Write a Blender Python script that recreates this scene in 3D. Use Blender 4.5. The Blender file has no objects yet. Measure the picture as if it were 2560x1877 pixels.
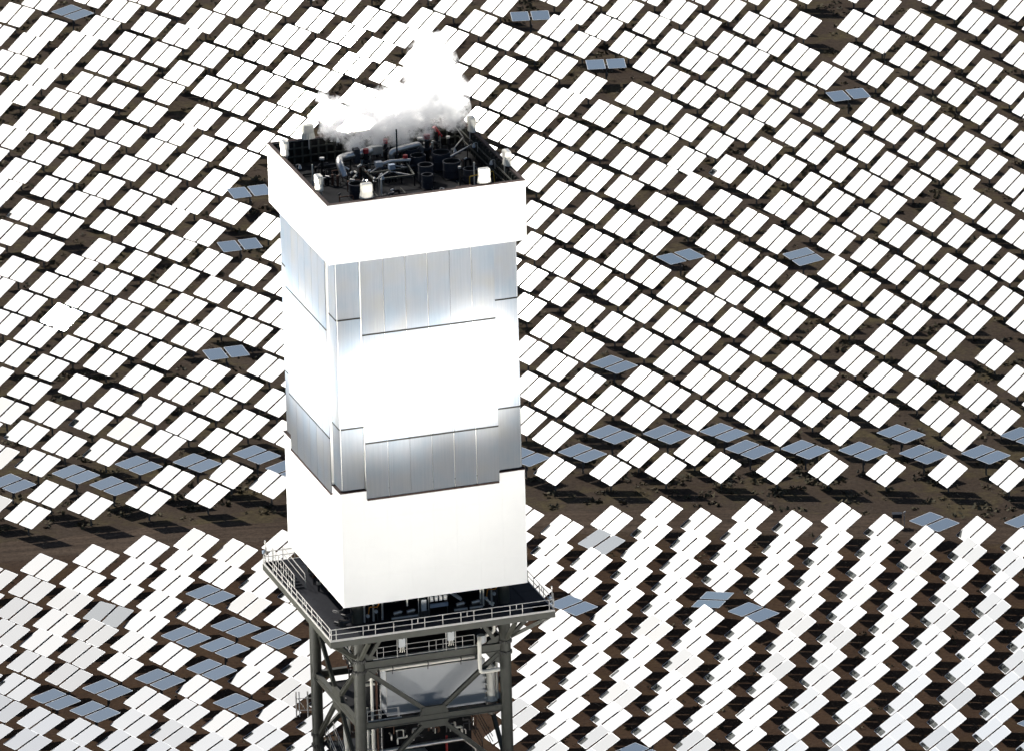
import bpy, bmesh, math, random
from math import sin, cos, pi, radians, atan2, hypot, sqrt
from mathutils import Vector, Matrix
sc = bpy.context.scene
col = sc.collection
random.seed(7)

# ------------------------------------------------------------------ camera, sky, sun, exposure
CX, CD, CZ, CE, CF, CR = 8.90144, 834.9737, 415.05125, 0.349375, 27504.347, 0.025809
SUN_AZ, SUN_EL = -0.717123, 0.699169          # azimuth from +Y towards +X, elevation
S = Vector((sin(SUN_AZ)*cos(SUN_EL), cos(SUN_AZ)*cos(SUN_EL), sin(SUN_EL)))
cam = bpy.data.cameras.new('camera'); co = bpy.data.objects.new('camera', cam); col.objects.link(co)
fw = Vector((0, cos(CE), -sin(CE))); up = Vector((0, sin(CE), cos(CE))); rt = Vector((1, 0, 0))
ax = rt*cos(CR) - up*sin(CR); ay = rt*sin(CR) + up*cos(CR)
m = Matrix((ax, ay, -fw)).transposed().to_4x4(); m.translation = Vector((CX, -CD, CZ))
co.matrix_world = m
cam.sensor_width = 36; cam.lens = CF*36/2560; cam.clip_start = 5; cam.clip_end = 20000
sc.camera = co
CAM = Vector((CX, -CD, CZ))

w = bpy.data.worlds.new('World'); sc.world = w; w.use_nodes = True
nt = w.node_tree; bg = nt.nodes['Background']
sky = nt.nodes.new('ShaderNodeTexSky'); sky.sky_type = 'NISHITA'; sky.sun_disc = False
sky.sun_elevation = SUN_EL; sky.sun_rotation = SUN_AZ
sky.air_density = 1.0; sky.dust_density = 2.3; sky.ozone_density = 1.0; sky.altitude = 900
lim = nt.nodes.new('ShaderNodeVectorMath'); lim.operation = 'MINIMUM'   # the glare round the sun never exceeds a bright hazy white
lim.inputs[1].default_value = (18.5, 18.5, 18.5)
nt.links.new(sky.outputs[0], lim.inputs[0]); nt.links.new(lim.outputs[0], bg.inputs[0]); bg.inputs[1].default_value = 0.078
sl = bpy.data.lights.new('sun', 'SUN'); so = bpy.data.objects.new('sun', sl); col.objects.link(so)
sl.energy = 4.6; sl.angle = radians(0.53); sl.color = (1, 0.95, 0.88)
so.rotation_euler = S.to_track_quat('Z', 'Y').to_euler(); so.location = (-300, 300, 400)
sc.view_settings.view_transform = 'Standard'; sc.view_settings.look = 'None'
sc.view_settings.gamma = 1; sc.view_settings.use_curve_mapping = False
sc.view_settings.exposure = 0.0
sc.cycles.use_denoising = True
sc.cycles.max_bounces = 16; sc.cycles.glossy_bounces = 4; sc.cycles.diffuse_bounces = 3; sc.cycles.volume_bounces = 14
sc.cycles.blur_glossy = 1.0; sc.cycles.volume_step_rate = 0.15; sc.cycles.volume_max_steps = 512
# sunlight thrown on the receiver by the heliostats on the near side of the tower (below the frame), then lamps added for the steam
BEAMS = [  # position, target, peak irradiance at target, half angle in degrees, lamp radius
    ((-40, -190, 3), (1.0, -3.5, 108.5), 2.8, 10.5, 24),
    ((62, -175, 3), (1.0, -3.5, 108.5), 2.9, 10.5, 24),
    ((145, -130, 3), (1.0, -3.5, 108.5), 2.9, 10.5, 24),
    ((-172, -62, 3), (-3.5, 0.5, 109.0), 18.0, 10.5, 26),
    ((150, -205, 3), (1.5, -3.5, 124.0), 2.4, 3.4, 6),
    ((-225, -120, 3), (-3.5, 0.5, 123.5), 9.5, 3.4, 6),
    ((75, -245, 3), (-5.6, -9.7, 112.4), 9.0, 1.20, 2),
    ((75, -245, 3), (-0.2, -8.2, 112.9), 20.0, 1.20, 2),
    ((75, -245, 3), (6.0, -6.3, 113.8), 24.0, 1.20, 2),
    ((-240, -75, 3), (-6.3, -4.0, 113.2), 26.0, 1.35, 2),
    ((-240, -75, 3), (-7.8, 1.0, 113.6), 26.0, 1.35, 2),
    ((-240, -75, 3), (-9.3, 5.6, 113.9), 26.0, 1.35, 2),
    ((-60, 330, 3), (2.0, 6.5, 132.5), 4.0, 1.7, 3),       # lamps added behind the tower to brighten the steam
    ((75, 320, 3), (2.0, 6.5, 132.5), 4.0, 1.7, 3),
    ((190, -520, 3), (4.0, 6.0, 138.0), 7.0, 0.85, 3),     # lamps added to whiten the steam, aimed above the tower
    ((-520, -190, 3), (-1.0, 6.5, 138.0), 7.0, 0.85, 3),
]
for pos, tgt, E, half, rad in BEAMS:
    l = bpy.data.lights.new('heliostat_and_fill_beam', 'SPOT'); o = bpy.data.objects.new('heliostat_and_fill_beam', l); col.objects.link(o)
    d = Vector(tgt) - Vector(pos)
    o.location = pos; o.rotation_euler = (-d).to_track_quat('Z', 'Y').to_euler()
    l.energy = E*4*pi*d.length_squared; l.spot_size = radians(2*half); l.spot_blend = 1.0; l.shadow_soft_size = rad
    l.color = (1, 0.97, 0.92)
ROWS='''
9.66,253.81,a,white glaring tilted heliostat; first down the first slanting file right of tower; below road
8.49,247.64,a,white glaring tilted heliostat; second down the first slanting file right of tower; below road
13.76,249.99,a,white glaring tilted heliostat; first down the second slanting file right of tower; below road
12.61,244.12,a,white glaring tilted heliostat; second down the second slanting file right of tower; below road
11.56,238.11,a,white glaring tilted heliostat; third down the second slanting file right of tower; below road
10.24,231.78,a,white glaring tilted heliostat; fourth down the second slanting file right of tower; below road
9.19,226.63,a,white glaring tilted heliostat; fifth down the second slanting file right of tower; below road
8.04,220.60,a,white glaring tilted heliostat; sixth down the second slanting file right of tower; below road
6.86,214.47,a,white glaring tilted heliostat; seventh down the second slanting file right of tower; below road
19.06,252.21,a,white glaring tilted heliostat; first down the third slanting file right of tower; below road
17.88,246.10,y,pale grey half-stowed heliostat near the road; just right of the white tower shield
16.70,240.13,a,white glaring tilted heliostat; third down the third slanting file right of tower; below road
15.48,233.93,a,white glaring tilted heliostat; fourth down the third slanting file right of tower; below road
14.59,227.91,s,flat blue-grey stowed heliostat; fifth down the third slanting file right of tower; below road
13.22,222.46,a,white glaring tilted heliostat; sixth down the third slanting file right of tower; below road
12.10,216.53,a,white glaring tilted heliostat; seventh down the third slanting file right of tower; below road
10.88,210.32,a,white glaring tilted heliostat; eighth down the third slanting file right of tower; below road
9.72,204.26,a,white glaring tilted heliostat; ninth down the third slanting file right of tower; below road
8.65,198.20,a,white glaring tilted heliostat; tenth down the third slanting file right of tower; below road
7.39,192.18,a,white glaring tilted heliostat; eleventh down the third slanting file right of tower; below road
24.40,254.64,a,white glaring tilted heliostat; first down the fourth slanting file right of tower; below road
23.17,248.77,a,white glaring tilted heliostat; second down the fourth slanting file right of tower; below road
21.99,242.41,a,white glaring tilted heliostat; third down the fourth slanting file right of tower; below road
20.85,236.51,a,white glaring tilted heliostat; fourth down the fourth slanting file right of tower; below road
19.88,230.24,a,white glaring tilted heliostat; fifth down the fourth slanting file right of tower; below road
18.50,224.41,a,white glaring tilted heliostat; sixth down the fourth slanting file right of tower; below road
17.35,218.75,a,white glaring tilted heliostat; seventh down the fourth slanting file right of tower; below road
16.13,212.45,a,white glaring tilted heliostat; eighth down the fourth slanting file right of tower; below road
15.01,206.50,a,white glaring tilted heliostat; ninth down the fourth slanting file right of tower; below road
13.76,200.08,a,white glaring tilted heliostat; tenth down the fourth slanting file right of tower; below road
12.63,194.22,a,white glaring tilted heliostat; eleventh down the fourth slanting file right of tower; below road
11.50,188.11,a,white glaring tilted heliostat; twelfth down the fourth slanting file right of tower; below road
28.45,250.78,a,white glaring tilted heliostat; first down the fifth slanting file right of tower; below road
27.18,244.88,a,white glaring tilted heliostat; second down the fifth slanting file right of tower; below road
25.98,238.36,a,white glaring tilted heliostat; third down the fifth slanting file right of tower; below road
24.96,232.59,a,white glaring tilted heliostat; fourth down the fifth slanting file right of tower; below road
23.79,226.47,a,white glaring tilted heliostat; fifth down the fifth slanting file right of tower; below road
22.65,220.34,a,white glaring tilted heliostat; sixth down the fifth slanting file right of tower; below road
21.51,214.56,a,white glaring tilted heliostat; seventh down the fifth slanting file right of tower; below road
20.24,208.18,a,white glaring tilted heliostat; eighth down the fifth slanting file right of tower; below road
19.06,202.39,a,white glaring tilted heliostat; ninth down the fifth slanting file right of tower; below road
18.03,196.46,a,white glaring tilted heliostat; tenth down the fifth slanting file right of tower; below road
16.67,190.25,a,white glaring tilted heliostat; eleventh down the fifth slanting file right of tower; below road
15.53,184.15,a,white glaring tilted heliostat; twelfth down the fifth slanting file right of tower; below road
33.95,253.09,a,white glaring tilted heliostat; first down the sixth slanting file right of tower; below road
32.54,246.91,a,white glaring tilted heliostat; second down the sixth slanting file right of tower; below road
31.29,240.90,a,white glaring tilted heliostat; third down the sixth slanting file right of tower; below road
30.23,234.68,a,white glaring tilted heliostat; fourth down the sixth slanting file right of tower; below road
29.11,228.50,b,deep blue flat heliostat turned crosswise among white mirrors; right of the tower
28.00,222.70,a,white glaring tilted heliostat; sixth down the sixth slanting file right of tower; below road
26.73,216.29,a,white glaring tilted heliostat; seventh down the sixth slanting file right of tower; below road
25.62,210.64,a,white glaring tilted heliostat; eighth down the sixth slanting file right of tower; below road
24.39,204.58,a,white glaring tilted heliostat; ninth down the sixth slanting file right of tower; below road
23.24,198.89,a,white glaring tilted heliostat; tenth down the sixth slanting file right of tower; below road
22.07,192.58,a,white glaring tilted heliostat; eleventh down the sixth slanting file right of tower; below road
20.62,186.47,s,flat blue-grey stowed heliostat; twelfth down the sixth slanting file right of tower; below road
38.03,249.31,a,white glaring tilted heliostat; first down the seventh slanting file right of tower; below road
36.78,242.71,a,white glaring tilted heliostat; second down the seventh slanting file right of tower; below road
35.65,236.94,a,white glaring tilted heliostat; third down the seventh slanting file right of tower; below road
34.50,230.99,a,white glaring tilted heliostat; fourth down the seventh slanting file right of tower; below road
33.23,224.63,s,flat blue-grey stowed heliostat; fifth down the seventh slanting file right of tower; below road
32.19,218.79,a,white glaring tilted heliostat; sixth down the seventh slanting file right of tower; below road
30.94,212.78,a,white glaring tilted heliostat; seventh down the seventh slanting file right of tower; below road
29.75,207.04,a,white glaring tilted heliostat; eighth down the seventh slanting file right of tower; below road
28.66,201.06,a,white glaring tilted heliostat; ninth down the seventh slanting file right of tower; below road
27.35,194.74,a,white glaring tilted heliostat; tenth down the seventh slanting file right of tower; below road
26.24,188.28,a,white glaring tilted heliostat; eleventh down the seventh slanting file right of tower; below road
43.31,251.29,a,white glaring tilted heliostat; first down the eighth slanting file right of tower; below road
42.16,245.07,a,white glaring tilted heliostat; second down the eighth slanting file right of tower; below road
40.92,239.21,a,white glaring tilted heliostat; third down the eighth slanting file right of tower; below road
39.83,233.17,a,white glaring tilted heliostat; fourth down the eighth slanting file right of tower; below road
38.64,227.00,a,white glaring tilted heliostat; fifth down the eighth slanting file right of tower; below road
37.48,221.09,a,white glaring tilted heliostat; sixth down the eighth slanting file right of tower; below road
36.22,214.79,a,white glaring tilted heliostat; seventh down the eighth slanting file right of tower; below road
34.99,208.91,a,white glaring tilted heliostat; eighth down the eighth slanting file right of tower; below road
33.92,203.07,a,white glaring tilted heliostat; ninth down the eighth slanting file right of tower; below road
32.68,196.47,a,white glaring tilted heliostat; tenth down the eighth slanting file right of tower; below road
31.48,190.64,a,white glaring tilted heliostat; eleventh down the eighth slanting file right of tower; below road
47.60,247.50,a,white glaring tilted heliostat; first down the ninth slanting file right of tower; below road
46.41,241.21,a,white glaring tilted heliostat; second down the ninth slanting file right of tower; below road
45.26,235.65,a,white glaring tilted heliostat; third down the ninth slanting file right of tower; below road
44.07,229.32,a,white glaring tilted heliostat; fourth down the ninth slanting file right of tower; below road
42.78,223.30,a,white glaring tilted heliostat; fifth down the ninth slanting file right of tower; below road
41.50,217.04,a,white glaring tilted heliostat; sixth down the ninth slanting file right of tower; below road
40.31,211.07,a,white glaring tilted heliostat; seventh down the ninth slanting file right of tower; below road
39.42,205.29,a,white glaring tilted heliostat; eighth down the ninth slanting file right of tower; below road
38.07,198.98,a,white glaring tilted heliostat; ninth down the ninth slanting file right of tower; below road
36.83,192.82,a,white glaring tilted heliostat; tenth down the ninth slanting file right of tower; below road
35.60,186.78,a,white glaring tilted heliostat; eleventh down the ninth slanting file right of tower; below road
53.03,249.51,s,flat blue-grey stowed heliostat; first down the tenth slanting file right of tower; below road
51.77,243.77,a,white glaring tilted heliostat; second down the tenth slanting file right of tower; below road
50.64,237.85,a,white glaring tilted heliostat; third down the tenth slanting file right of tower; below road
49.43,231.33,a,white glaring tilted heliostat; fourth down the tenth slanting file right of tower; below road
48.09,225.22,a,white glaring tilted heliostat; fifth down the tenth slanting file right of tower; below road
46.99,219.29,a,white glaring tilted heliostat; sixth down the tenth slanting file right of tower; below road
45.69,213.23,a,white glaring tilted heliostat; seventh down the tenth slanting file right of tower; below road
44.56,207.23,a,white glaring tilted heliostat; eighth down the tenth slanting file right of tower; below road
43.43,201.25,a,white glaring tilted heliostat; ninth down the tenth slanting file right of tower; below road
42.31,195.36,a,white glaring tilted heliostat; tenth down the tenth slanting file right of tower; below road
41.10,189.12,a,white glaring tilted heliostat; eleventh down the tenth slanting file right of tower; below road
39.98,183.23,a,white glaring tilted heliostat; twelfth down the tenth slanting file right of tower; below road
57.28,246.15,a,white glaring tilted heliostat; first down the eleventh slanting file right of tower; below road
56.05,239.95,a,white glaring tilted heliostat; second down the eleventh slanting file right of tower; below road
54.90,234.13,a,white glaring tilted heliostat; third down the eleventh slanting file right of tower; below road
53.55,227.60,a,white glaring tilted heliostat; fourth down the eleventh slanting file right of tower; below road
52.37,221.58,a,white glaring tilted heliostat; fifth down the eleventh slanting file right of tower; below road
51.14,215.30,a,white glaring tilted heliostat; sixth down the eleventh slanting file right of tower; below road
49.96,209.60,a,white glaring tilted heliostat; seventh down the eleventh slanting file right of tower; below road
48.73,203.69,a,white glaring tilted heliostat; eighth down the eleventh slanting file right of tower; below road
47.59,197.29,a,white glaring tilted heliostat; ninth down the eleventh slanting file right of tower; below road
46.39,191.38,a,white glaring tilted heliostat; tenth down the eleventh slanting file right of tower; below road
45.23,185.26,a,white glaring tilted heliostat; eleventh down the eleventh slanting file right of tower; below road
63.01,248.28,s,flat blue-grey stowed heliostat; first down the twelfth slanting file right of tower; below road
61.69,242.28,a,white glaring tilted heliostat; second down the twelfth slanting file right of tower; below road
60.21,236.20,a,white glaring tilted heliostat; third down the twelfth slanting file right of tower; below road
58.91,229.90,a,white glaring tilted heliostat; fourth down the twelfth slanting file right of tower; below road
57.79,223.95,a,white glaring tilted heliostat; fifth down the twelfth slanting file right of tower; below road
56.64,217.67,a,white glaring tilted heliostat; sixth down the twelfth slanting file right of tower; below road
55.50,211.81,a,white glaring tilted heliostat; seventh down the twelfth slanting file right of tower; below road
54.11,205.77,a,white glaring tilted heliostat; eighth down the twelfth slanting file right of tower; below road
53.01,199.65,a,white glaring tilted heliostat; ninth down the twelfth slanting file right of tower; below road
51.76,193.29,a,white glaring tilted heliostat; tenth down the twelfth slanting file right of tower; below road
50.74,187.62,a,white glaring tilted heliostat; eleventh down the twelfth slanting file right of tower; below road
49.68,181.81,a,white glaring tilted heliostat; twelfth down the twelfth slanting file right of tower; below road
62.09,219.79,a,white glaring tilted heliostat; first down the thirteenth slanting file right of tower; below road
60.84,213.63,a,white glaring tilted heliostat; second down the thirteenth slanting file right of tower; below road
59.67,207.84,a,white glaring tilted heliostat; third down the thirteenth slanting file right of tower; below road
58.48,201.73,a,white glaring tilted heliostat; fourth down the thirteenth slanting file right of tower; below road
57.11,195.32,a,white glaring tilted heliostat; fifth down the thirteenth slanting file right of tower; below road
56.10,189.39,a,white glaring tilted heliostat; sixth down the thirteenth slanting file right of tower; below road
54.95,183.41,a,white glaring tilted heliostat; seventh down the thirteenth slanting file right of tower; below road
61.38,191.45,s,flat blue-grey stowed heliostat; first down the fourteenth slanting file right of tower; below road
60.20,185.33,a,white glaring tilted heliostat; second down the fourteenth slanting file right of tower; below road
-10.33,202.36,a,white glaring tilted heliostat; first down the first slanting file left of tower; below road
-11.50,196.34,a,white glaring tilted heliostat; second down the first slanting file left of tower; below road
-12.42,190.36,a,white glaring tilted heliostat; third down the first slanting file left of tower; below road
-11.99,217.13,a,white glaring tilted heliostat; first down the second slanting file left of tower; below road
-13.26,211.85,a,white glaring tilted heliostat; second down the second slanting file left of tower; below road
-14.34,205.72,a,white glaring tilted heliostat; third down the second slanting file left of tower; below road
-15.62,199.67,a,white glaring tilted heliostat; fourth down the second slanting file left of tower; below road
-16.80,193.67,a,white glaring tilted heliostat; fifth down the second slanting file left of tower; below road
-18.01,187.74,a,white glaring tilted heliostat; sixth down the second slanting file left of tower; below road
-13.74,233.19,a,white glaring tilted heliostat; first down the third slanting file left of tower; below road
-15.05,226.63,a,white glaring tilted heliostat; second down the third slanting file left of tower; below road
-16.08,220.67,s,flat blue-grey stowed heliostat; third down the third slanting file left of tower; below road
-17.27,215.09,a,white glaring tilted heliostat; fourth down the third slanting file left of tower; below road
-18.53,209.54,a,white glaring tilted heliostat; fifth down the third slanting file left of tower; below road
-19.71,202.72,s,flat blue-grey stowed heliostat; sixth down the third slanting file left of tower; below road
-20.96,197.07,a,white glaring tilted heliostat; seventh down the third slanting file left of tower; below road
-22.07,191.40,a,white glaring tilted heliostat; eighth down the third slanting file left of tower; below road
-15.52,247.79,a,white glaring tilted heliostat; first down the fourth slanting file left of tower; below road
-16.53,241.62,a,white glaring tilted heliostat; second down the fourth slanting file left of tower; below road
-17.79,236.32,a,white glaring tilted heliostat; third down the fourth slanting file left of tower; below road
-19.00,230.43,a,white glaring tilted heliostat; fourth down the fourth slanting file left of tower; below road
-20.29,224.19,s,flat blue-grey stowed heliostat; fifth down the fourth slanting file left of tower; below road
-21.32,218.48,s,flat blue-grey stowed heliostat; sixth down the fourth slanting file left of tower; below road
-22.57,212.45,s,flat blue-grey stowed heliostat; seventh down the fourth slanting file left of tower; below road
-23.78,207.01,a,white glaring tilted heliostat; eighth down the fourth slanting file left of tower; below road
-24.93,200.60,a,white glaring tilted heliostat; ninth down the fourth slanting file left of tower; below road
-26.20,195.12,a,white glaring tilted heliostat; tenth down the fourth slanting file left of tower; below road
-27.29,189.38,a,white glaring tilted heliostat; eleventh down the fourth slanting file left of tower; below road
-20.66,245.59,a,white glaring tilted heliostat; first down the fifth slanting file left of tower; below road
-22.00,239.53,a,white glaring tilted heliostat; second down the fifth slanting file left of tower; below road
-23.06,233.67,s,flat blue-grey stowed heliostat; third down the fifth slanting file left of tower; below road
-24.24,228.20,a,white glaring tilted heliostat; fourth down the fifth slanting file left of tower; below road
-25.39,221.84,s,flat blue-grey stowed heliostat; fifth down the fifth slanting file left of tower; below road
-26.65,216.29,a,white glaring tilted heliostat; sixth down the fifth slanting file left of tower; below road
-27.80,210.06,s,flat blue-grey stowed heliostat; seventh down the fifth slanting file left of tower; below road
-29.02,204.25,a,white glaring tilted heliostat; eighth down the fifth slanting file left of tower; below road
-30.21,198.33,a,white glaring tilted heliostat; ninth down the fifth slanting file left of tower; below road
-31.46,192.81,a,white glaring tilted heliostat; tenth down the fifth slanting file left of tower; below road
-24.80,248.98,a,white glaring tilted heliostat; first down the sixth slanting file left of tower; below road
-26.04,243.20,a,white glaring tilted heliostat; second down the sixth slanting file left of tower; below road
-27.17,237.42,a,white glaring tilted heliostat; third down the sixth slanting file left of tower; below road
-28.33,231.42,a,white glaring tilted heliostat; fourth down the sixth slanting file left of tower; below road
-29.55,225.82,a,white glaring tilted heliostat; fifth down the sixth slanting file left of tower; below road
-30.71,220.03,a,white glaring tilted heliostat; sixth down the sixth slanting file left of tower; below road
-31.94,213.90,a,white glaring tilted heliostat; seventh down the sixth slanting file left of tower; below road
-33.12,207.66,s,flat blue-grey stowed heliostat; eighth down the sixth slanting file left of tower; below road
-34.23,201.65,s,flat blue-grey stowed heliostat; ninth down the sixth slanting file left of tower; below road
-35.50,196.14,a,white glaring tilted heliostat; tenth down the sixth slanting file left of tower; below road
-36.49,190.47,a,white glaring tilted heliostat; eleventh down the sixth slanting file left of tower; below road
-30.01,247.34,a,white glaring tilted heliostat; first down the seventh slanting file left of tower; below road
-31.20,241.08,a,white glaring tilted heliostat; second down the seventh slanting file left of tower; below road
-32.43,235.09,a,white glaring tilted heliostat; third down the seventh slanting file left of tower; below road
-33.57,228.80,z,pale grey half-stowed heliostat with silver edges; among white ones at the lower left
-34.79,223.60,a,white glaring tilted heliostat; fifth down the seventh slanting file left of tower; below road
-36.03,217.59,a,white glaring tilted heliostat; sixth down the seventh slanting file left of tower; below road
-37.15,211.32,a,white glaring tilted heliostat; seventh down the seventh slanting file left of tower; below road
-38.32,205.30,s,flat blue-grey stowed heliostat; eighth down the seventh slanting file left of tower; below road
-39.67,199.51,a,white glaring tilted heliostat; ninth down the seventh slanting file left of tower; below road
-40.79,193.77,a,white glaring tilted heliostat; tenth down the seventh slanting file left of tower; below road
-35.28,245.14,a,white glaring tilted heliostat; first down the eighth slanting file left of tower; below road
-36.48,238.75,a,white glaring tilted heliostat; second down the eighth slanting file left of tower; below road
-37.64,232.81,a,white glaring tilted heliostat; third down the eighth slanting file left of tower; below road
-38.86,226.80,a,white glaring tilted heliostat; fourth down the eighth slanting file left of tower; below road
-40.06,221.24,a,white glaring tilted heliostat; fifth down the eighth slanting file left of tower; below road
-41.19,215.25,a,white glaring tilted heliostat; sixth down the eighth slanting file left of tower; below road
-42.44,209.01,a,white glaring tilted heliostat; seventh down the eighth slanting file left of tower; below road
-43.63,203.14,a,white glaring tilted heliostat; eighth down the eighth slanting file left of tower; below road
-44.80,197.03,a,white glaring tilted heliostat; ninth down the eighth slanting file left of tower; below road
-40.68,242.93,a,white glaring tilted heliostat; first down the ninth slanting file left of tower; below road
-41.73,236.65,a,white glaring tilted heliostat; second down the ninth slanting file left of tower; below road
-42.90,230.34,a,white glaring tilted heliostat; third down the ninth slanting file left of tower; below road
-44.02,224.35,a,white glaring tilted heliostat; fourth down the ninth slanting file left of tower; below road
-45.22,218.62,a,white glaring tilted heliostat; fifth down the ninth slanting file left of tower; below road
-46.44,211.81,a,white glaring tilted heliostat; sixth down the ninth slanting file left of tower; below road
-45.81,240.21,a,white glaring tilted heliostat; first down the tenth slanting file left of tower; below road
-47.03,234.40,a,white glaring tilted heliostat; second down the tenth slanting file left of tower; below road
-43.03,429.83,s,flat blue-grey heliostat lying alone among white ones near the top left corner
12.21,423.93,t,flat blue heliostat square to the view at the top edge; right of the steam
21.00,404.86,t,flat blue heliostat square to the view above its own shadow; right of steam
49.26,391.10,u,flat blue-grey heliostat with skewed mirrors; alone at the upper right
-20.73,361.83,u,flat blue-grey heliostat half hidden by the left edge of the tower top
-21.59,343.31,u,flat blue-grey heliostat left of the tower; just above a bright mirror
-41.17,320.54,g,blinding heliostat flashing the sun at the viewer; far left of the field
-22.59,307.53,u,flat blue-grey heliostat left of the receiver; just below two bright mirrors
28.23,335.44,v,flat blue-grey heliostat with stepped mirrors; right of the receiver
20.14,300.51,s,flat blue-grey diamond heliostat right of the glowing receiver centre; alone among white ones
42.06,334.36,x,flat blue heliostat with upper and lower mirror; alone at the right of the field
-46.30,290.88,a,white glaring tilted heliostat; first from left in seventh row above the road; left of tower
-41.31,289.32,a,white glaring tilted heliostat; second from left in eighth row above the road; left of tower
-36.92,286.89,a,white glaring tilted heliostat; second from left in sixth row above the road; left of tower
-30.14,289.67,a,white glaring tilted heliostat; third from left in sixth row above the road; left of tower
-23.52,290.51,a,white glaring tilted heliostat; fourth from left in sixth row above the road; left of tower
-26.36,284.49,a,white glaring tilted heliostat; fourth from left in fifth row above the road; left of tower
-19.92,284.87,a,white glaring tilted heliostat; fifth from left in fifth row above the road; left of tower
-16.87,291.20,a,white glaring tilted heliostat; fifth from left in sixth row above the road; left of tower
-43.83,283.48,a,white glaring tilted heliostat; first from left in sixth row above the road; left of tower
-39.66,279.81,a,white glaring tilted heliostat; second from left in fifth row above the road; left of tower
-32.67,283.36,a,white glaring tilted heliostat; third from left in fifth row above the road; left of tower
-28.87,279.19,a,white glaring tilted heliostat; third from left in fourth row above the road; left of tower
-22.74,279.33,a,white glaring tilted heliostat; fourth from left in fourth row above the road; left of tower
-48.99,285.72,a,white glaring tilted heliostat; first from left in eighth row above the road; left of tower
-46.87,277.00,a,white glaring tilted heliostat; first from left in fifth row above the road; left of tower
-42.35,274.24,a,white glaring tilted heliostat; first from left in fourth row above the road; left of tower
-35.15,277.08,a,white glaring tilted heliostat; second from left in fourth row above the road; left of tower
-38.13,270.53,s,flat blue-grey stowed heliostat; second from left in third row above the road; left of tower
-31.43,272.79,s,flat blue-grey stowed heliostat; third from left in third row above the road; left of tower
-25.16,273.06,s,flat blue-grey stowed heliostat; fourth from left in third row above the road; left of tower
-18.77,275.11,s,flat blue-grey stowed heliostat; fifth from left in third row above the road; left of tower
-44.87,268.25,s,flat blue-grey stowed heliostat; first from left in third row above the road; left of tower
-34.00,266.65,s,flat blue-grey stowed heliostat; third from left in second row above the road; left of tower
-27.75,268.22,a,white glaring tilted heliostat; fourth from left in second row above the road; left of tower
-21.47,269.35,a,white glaring tilted heliostat; fifth from left in second row above the road; left of tower
-40.69,264.74,a,white glaring tilted heliostat; second from left in second row above the road; left of tower
-23.90,263.62,a,white glaring tilted heliostat; fourth from left in first row above the road; left of tower
-30.16,262.15,a,white glaring tilted heliostat; third from left in first row above the road; left of tower
-36.31,260.92,a,white glaring tilted heliostat; second from left in first row above the road; left of tower
-42.90,258.59,a,white glaring tilted heliostat; first from left in first row above the road; left of tower
-47.16,262.26,a,white glaring tilted heliostat; first from left in second row above the road; left of tower
-17.13,265.98,a,white glaring tilted heliostat; fifth from left in first row above the road; left of tower
13.57,289.20,a,white glaring tilted heliostat; first from left in fifth row above the road; right of tower
19.80,289.17,a,white glaring tilted heliostat; second from left in fifth row above the road; right of tower
26.09,289.60,a,white glaring tilted heliostat; third from left in fifth row above the road; right of tower
32.26,289.57,a,white glaring tilted heliostat; fourth from left in fifth row above the road; right of tower
35.00,283.84,a,white glaring tilted heliostat; fifth from left in fourth row above the road; right of tower
38.49,289.64,a,white glaring tilted heliostat; fifth from left in fifth row above the road; right of tower
10.28,283.51,a,white glaring tilted heliostat; first from left in fourth row above the road; right of tower
16.64,284.14,a,white glaring tilted heliostat; second from left in fourth row above the road; right of tower
22.85,284.28,a,white glaring tilted heliostat; third from left in fourth row above the road; right of tower
28.89,283.76,a,white glaring tilted heliostat; fourth from left in fourth row above the road; right of tower
19.52,278.51,s,flat blue-grey stowed heliostat; second from left in third row above the road; right of tower
25.49,278.07,s,flat blue-grey stowed heliostat; third from left in third row above the road; right of tower
31.63,278.25,s,flat blue-grey stowed heliostat; fourth from left in third row above the road; right of tower
34.24,272.77,s,flat blue-grey stowed heliostat; fifth from left in second row above the road; right of tower
16.27,273.05,s,flat blue-grey stowed heliostat; second from left in second row above the road; right of tower
10.14,272.27,s,flat blue-grey stowed heliostat; first from left in second row above the road; right of tower
13.20,278.61,a,white glaring tilted heliostat; first from left in third row above the road; right of tower
22.25,272.90,a,white glaring tilted heliostat; third from left in second row above the road; right of tower
28.29,273.05,a,white glaring tilted heliostat; fourth from left in second row above the road; right of tower
37.68,278.38,a,white glaring tilted heliostat; fifth from left in third row above the road; right of tower
13.23,268.05,a,white glaring tilted heliostat; first from left in first row above the road; right of tower
19.18,267.54,a,white glaring tilted heliostat; second from left in first row above the road; right of tower
25.10,267.73,a,white glaring tilted heliostat; third from left in first row above the road; right of tower
30.99,267.47,a,white glaring tilted heliostat; fourth from left in first row above the road; right of tower
36.95,266.79,a,white glaring tilted heliostat; fifth from left in first row above the road; right of tower
45.45,288.68,a,white glaring tilted heliostat; sixth from left in fifth row above the road; right of tower
41.34,283.97,a,white glaring tilted heliostat; sixth from left in fourth row above the road; right of tower
48.55,283.43,a,white glaring tilted heliostat; seventh from left in fourth row above the road; right of tower
52.88,288.74,a,white glaring tilted heliostat; seventh from left in fifth row above the road; right of tower
59.45,286.74,a,white glaring tilted heliostat; eighth from left in fifth row above the road; right of tower
55.06,281.56,a,white glaring tilted heliostat; eighth from left in fourth row above the road; right of tower
61.64,280.25,a,white glaring tilted heliostat; ninth from left in fourth row above the road; right of tower
44.15,278.04,a,white glaring tilted heliostat; sixth from left in third row above the road; right of tower
57.21,275.48,a,white glaring tilted heliostat; eighth from left in third row above the road; right of tower
66.29,285.50,a,white glaring tilted heliostat; ninth from left in fifth row above the road; right of tower
40.19,272.33,s,flat blue-grey stowed heliostat; sixth from left in second row above the road; right of tower
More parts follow.
